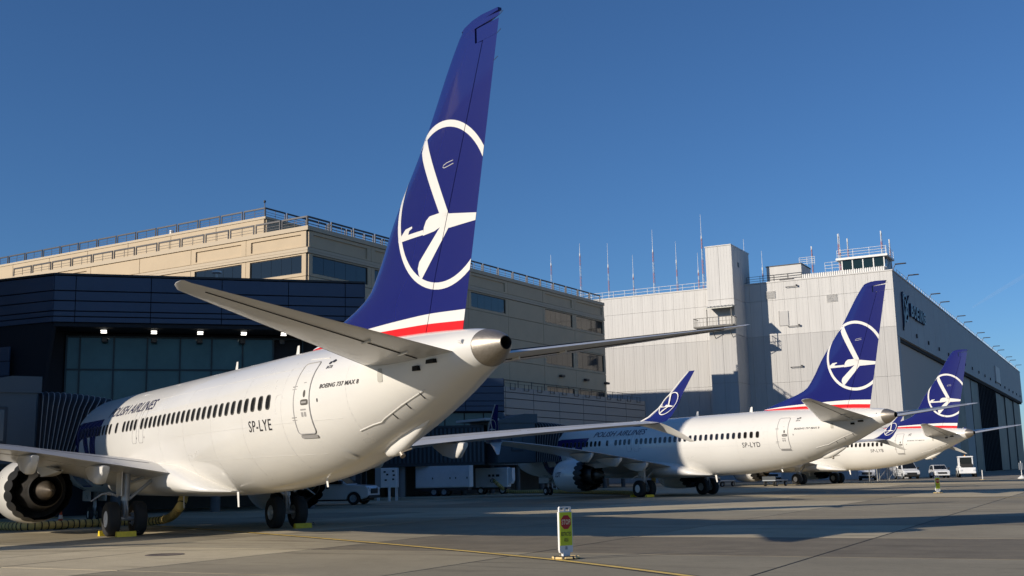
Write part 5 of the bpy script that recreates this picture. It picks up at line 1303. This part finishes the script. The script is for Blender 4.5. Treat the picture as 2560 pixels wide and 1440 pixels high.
for k in range(6): b = MB(); b.box(1.75 + k * .22, 1.95 + k * .22, -.5, .5, 1.35 - k * .24, 1.38 - k * .24); b.build('step', SSTL, t, False)
# low belt of equipment under the middle airliner belly
def cart(p, rz, label):
    t = thing('baggage_cart', label, 'cart', p, rz); b = MB(); b.cbox(-1.4, 1.4, -.7, .7, .5, .62, .02); b.build('deck', GEQ, t, False)
    for x in (-1, 1):
        for y in (-.6, .6): b = MB(); wheel(b, x, y, .25, .25, .16); b.build('wheel', [RUBBER, GEQ], t)
    b = MB(); b.box(-1.4, -1.34, -.7, .7, .62, .95); b.build('end_frame', JBD, t, False); b = MB(); b.tube([(1.4, 0, .5), (2.4, 0, .3)], .03, 6); b.build('tow_bar', GEQ, t)
cart((25.5, 112, 0), .9, 'grey flat cart in the shade under the belly of the middle airliner')
cart((21.0, 116, 0), .8, 'second grey flat cart further left under the belly of the middle airliner')
# ================================================================= restricted area signs
SGY = mat('sign_yellow_green', (.62, .68, .02), .5); SGR = mat('sign_red', (.42, .012, .015), .5); SGW = mat('sign_white_plastic', (.74, .74, .73), .45, noise=.04, nscale=6); SGK = mat('sign_black', (.015, .015, .015), .6); SGC = mat('sign_cream_letter', (.75, .62, .42), .5); SBY = mat('base_yellow_block', (.62, .47, .22), .6, noise=.15, nscale=8)
def area_sign(first, p, rz, label):
    if first:
        t = copy_tree(first); t.location = p; t.rotation_euler = (0, 0, rz); return tag(t, label)
    t = thing('restricted_area_sign', label, 'sign', p, rz, 'restricted area signs on the apron')
    S = lambda u, v, d: (u, d, v)
    b = MB()    # moulded white panel with handle openings
    w = .165
    out = [(-.145, .14), (.145, .14), (w, .20), (w, .94), (.15, .97), (.15, 1.02), (-.15, 1.02), (-.15, .97), (-w, .94), (-w, .20)]
    b.prism([(-.15, .13), (.15, .13), (w, .18), (w, .94), (-w, .94), (-w, .18)], -.028, .028, S)
    b.prism([(-.15, .94), (.15, .94), (.15, .955), (-.15, .955)], -.022, .022, S); b.prism([(-.15, 1.025), (.15, 1.025), (.135, 1.045), (-.135, 1.045)], -.022, .022, S)
    for u in (-.15, -.02, .122): b.prism([(u, .955), (u + .028, .955), (u + .028, 1.025), (u, 1.025)], -.022, .022, S)
    b.build('panel', SGW, t, False)
    b = MB(); b.prism([(-.08, .03), (.08, .03), (.09, .13), (-.09, .13)], -.035, .035, S); b.build('neck', SGW, t, False)
    b = MB(); b.prism([(-.03, .19), (.03, .19), (.022, .255), (-.022, .255)], -.031, -.0285, S); b.build('hand_hole', GEQ, t, False)
    b = MB(); b.prism([(-.150, .27), (.150, .27), (.150, .933), (-.150, .933)], -.034, -.0285, S); b.build('sign_face', SGY, t, False)
    oc = [(.122 * math.cos(R(22.5 + 45 * k)) / math.cos(R(22.5)), .735 + .138 * math.sin(R(22.5 + 45 * k)) / math.cos(R(22.5))) for k in range(8)]
    b = MB(); b.prism(oc, -.038, -.0345, S); st = b.build('stop_octagon', SGR, t, False)
    for txt, u0, u1, z0, z1, m in (('STOP', -.108, .108, .685, .79, SGC), ('RESTRICTED', -.128, .128, .46, .54, SGK), ('AREA', -.055, .055, .345, .42, SGK)):
        v, f = text_tris(txt, 0, 1.05, .02); b = MB(); b.add([(lerp(u0, u1, a), -.0395 if txt == 'STOP' else -.0352, lerp(z0, z1, c)) for a, c in v], f); b.build('lettering', m, t, False)
    b = MB(); b.lathe([(0, .27), (.012, .285), (.05, .27), (.06, .12), (.065, .001)], 8, (0, 0, 0), 'z'); bs = b.build('base', SGK, t, False)
    for k in range(8):
        a = R(45 * k + 22.5); b = MB(); b.cbox(-.085, .085, -.015, .015, .012, .058, .012, 0, Matrix.Rotation(a, 4, 'Z') @ Matrix.Translation((0, -.262, 0))); b.build('base_block', SBY, bs, False)
    return t
sg = area_sign(None, (.97, 23.35, 0), R(33), 'yellow green STOP restricted area sign on the yellow line in the foreground')
area_sign(sg, (25.7, 69.5, 0), R(14), 'small distant restricted area sign in front of the farthest airliner tail')
area_sign(sg, (49.6, 121.0, 0), R(75), 'edge-on restricted area sign far right, in front of the hangar doors')
# far right stand sign
t = thing('post_sign', 'dark sign plate on a white footed post at the far right by the hangar', 'sign', (55.8, 125.5, 0), .3)
b = MB(); b.lathe([(0, .45), (.06, .45), (.3, .1), (.35, .05)], 16, (0, 0, 0), 'z'); b.build('foot', WSTEEL, t)
b = MB(); b.tube([(0, 0, .3), (0, 0, 1.9)], .04, 8); b.build('post', WSTEEL, t)
b = MB(); b.cbox(-.28, .28, -.03, .03, .95, 1.7, .01); b.build('plate', GEQ, t, False)
# contrail high in the sky
b = MB(); cv = lambda px, py, D: (M @ Vector(((px - 1280) / 2798.08 * D, (720 - py) / 2798.08 * D, -D)))
b.tube([cv(2432, 768, 14000), cv(2480, 738, 14200), cv(2560, 690, 14500), cv(2700, 608, 15000)], [8, 22, 26, 30], 8)
ctm = bpy.data.materials.new('contrail_ice'); ctm.use_nodes = True; nt = ctm.node_tree; nt.nodes.clear()
o_ = nt.nodes.new('ShaderNodeOutputMaterial'); mx = nt.nodes.new('ShaderNodeMixShader'); tr = nt.nodes.new('ShaderNodeBsdfTransparent'); df = nt.nodes.new('ShaderNodeBsdfDiffuse'); df.inputs[0].default_value = (.9, .9, .9, 1); mx.inputs[0].default_value = .035
nt.links.new(tr.outputs[0], mx.inputs[1]); nt.links.new(df.outputs[0], mx.inputs[2]); nt.links.new(mx.outputs[0], o_.inputs[0])
tag(b.build('contrail', ctm), 'faint white contrail high in the sky at the right', 'contrail')
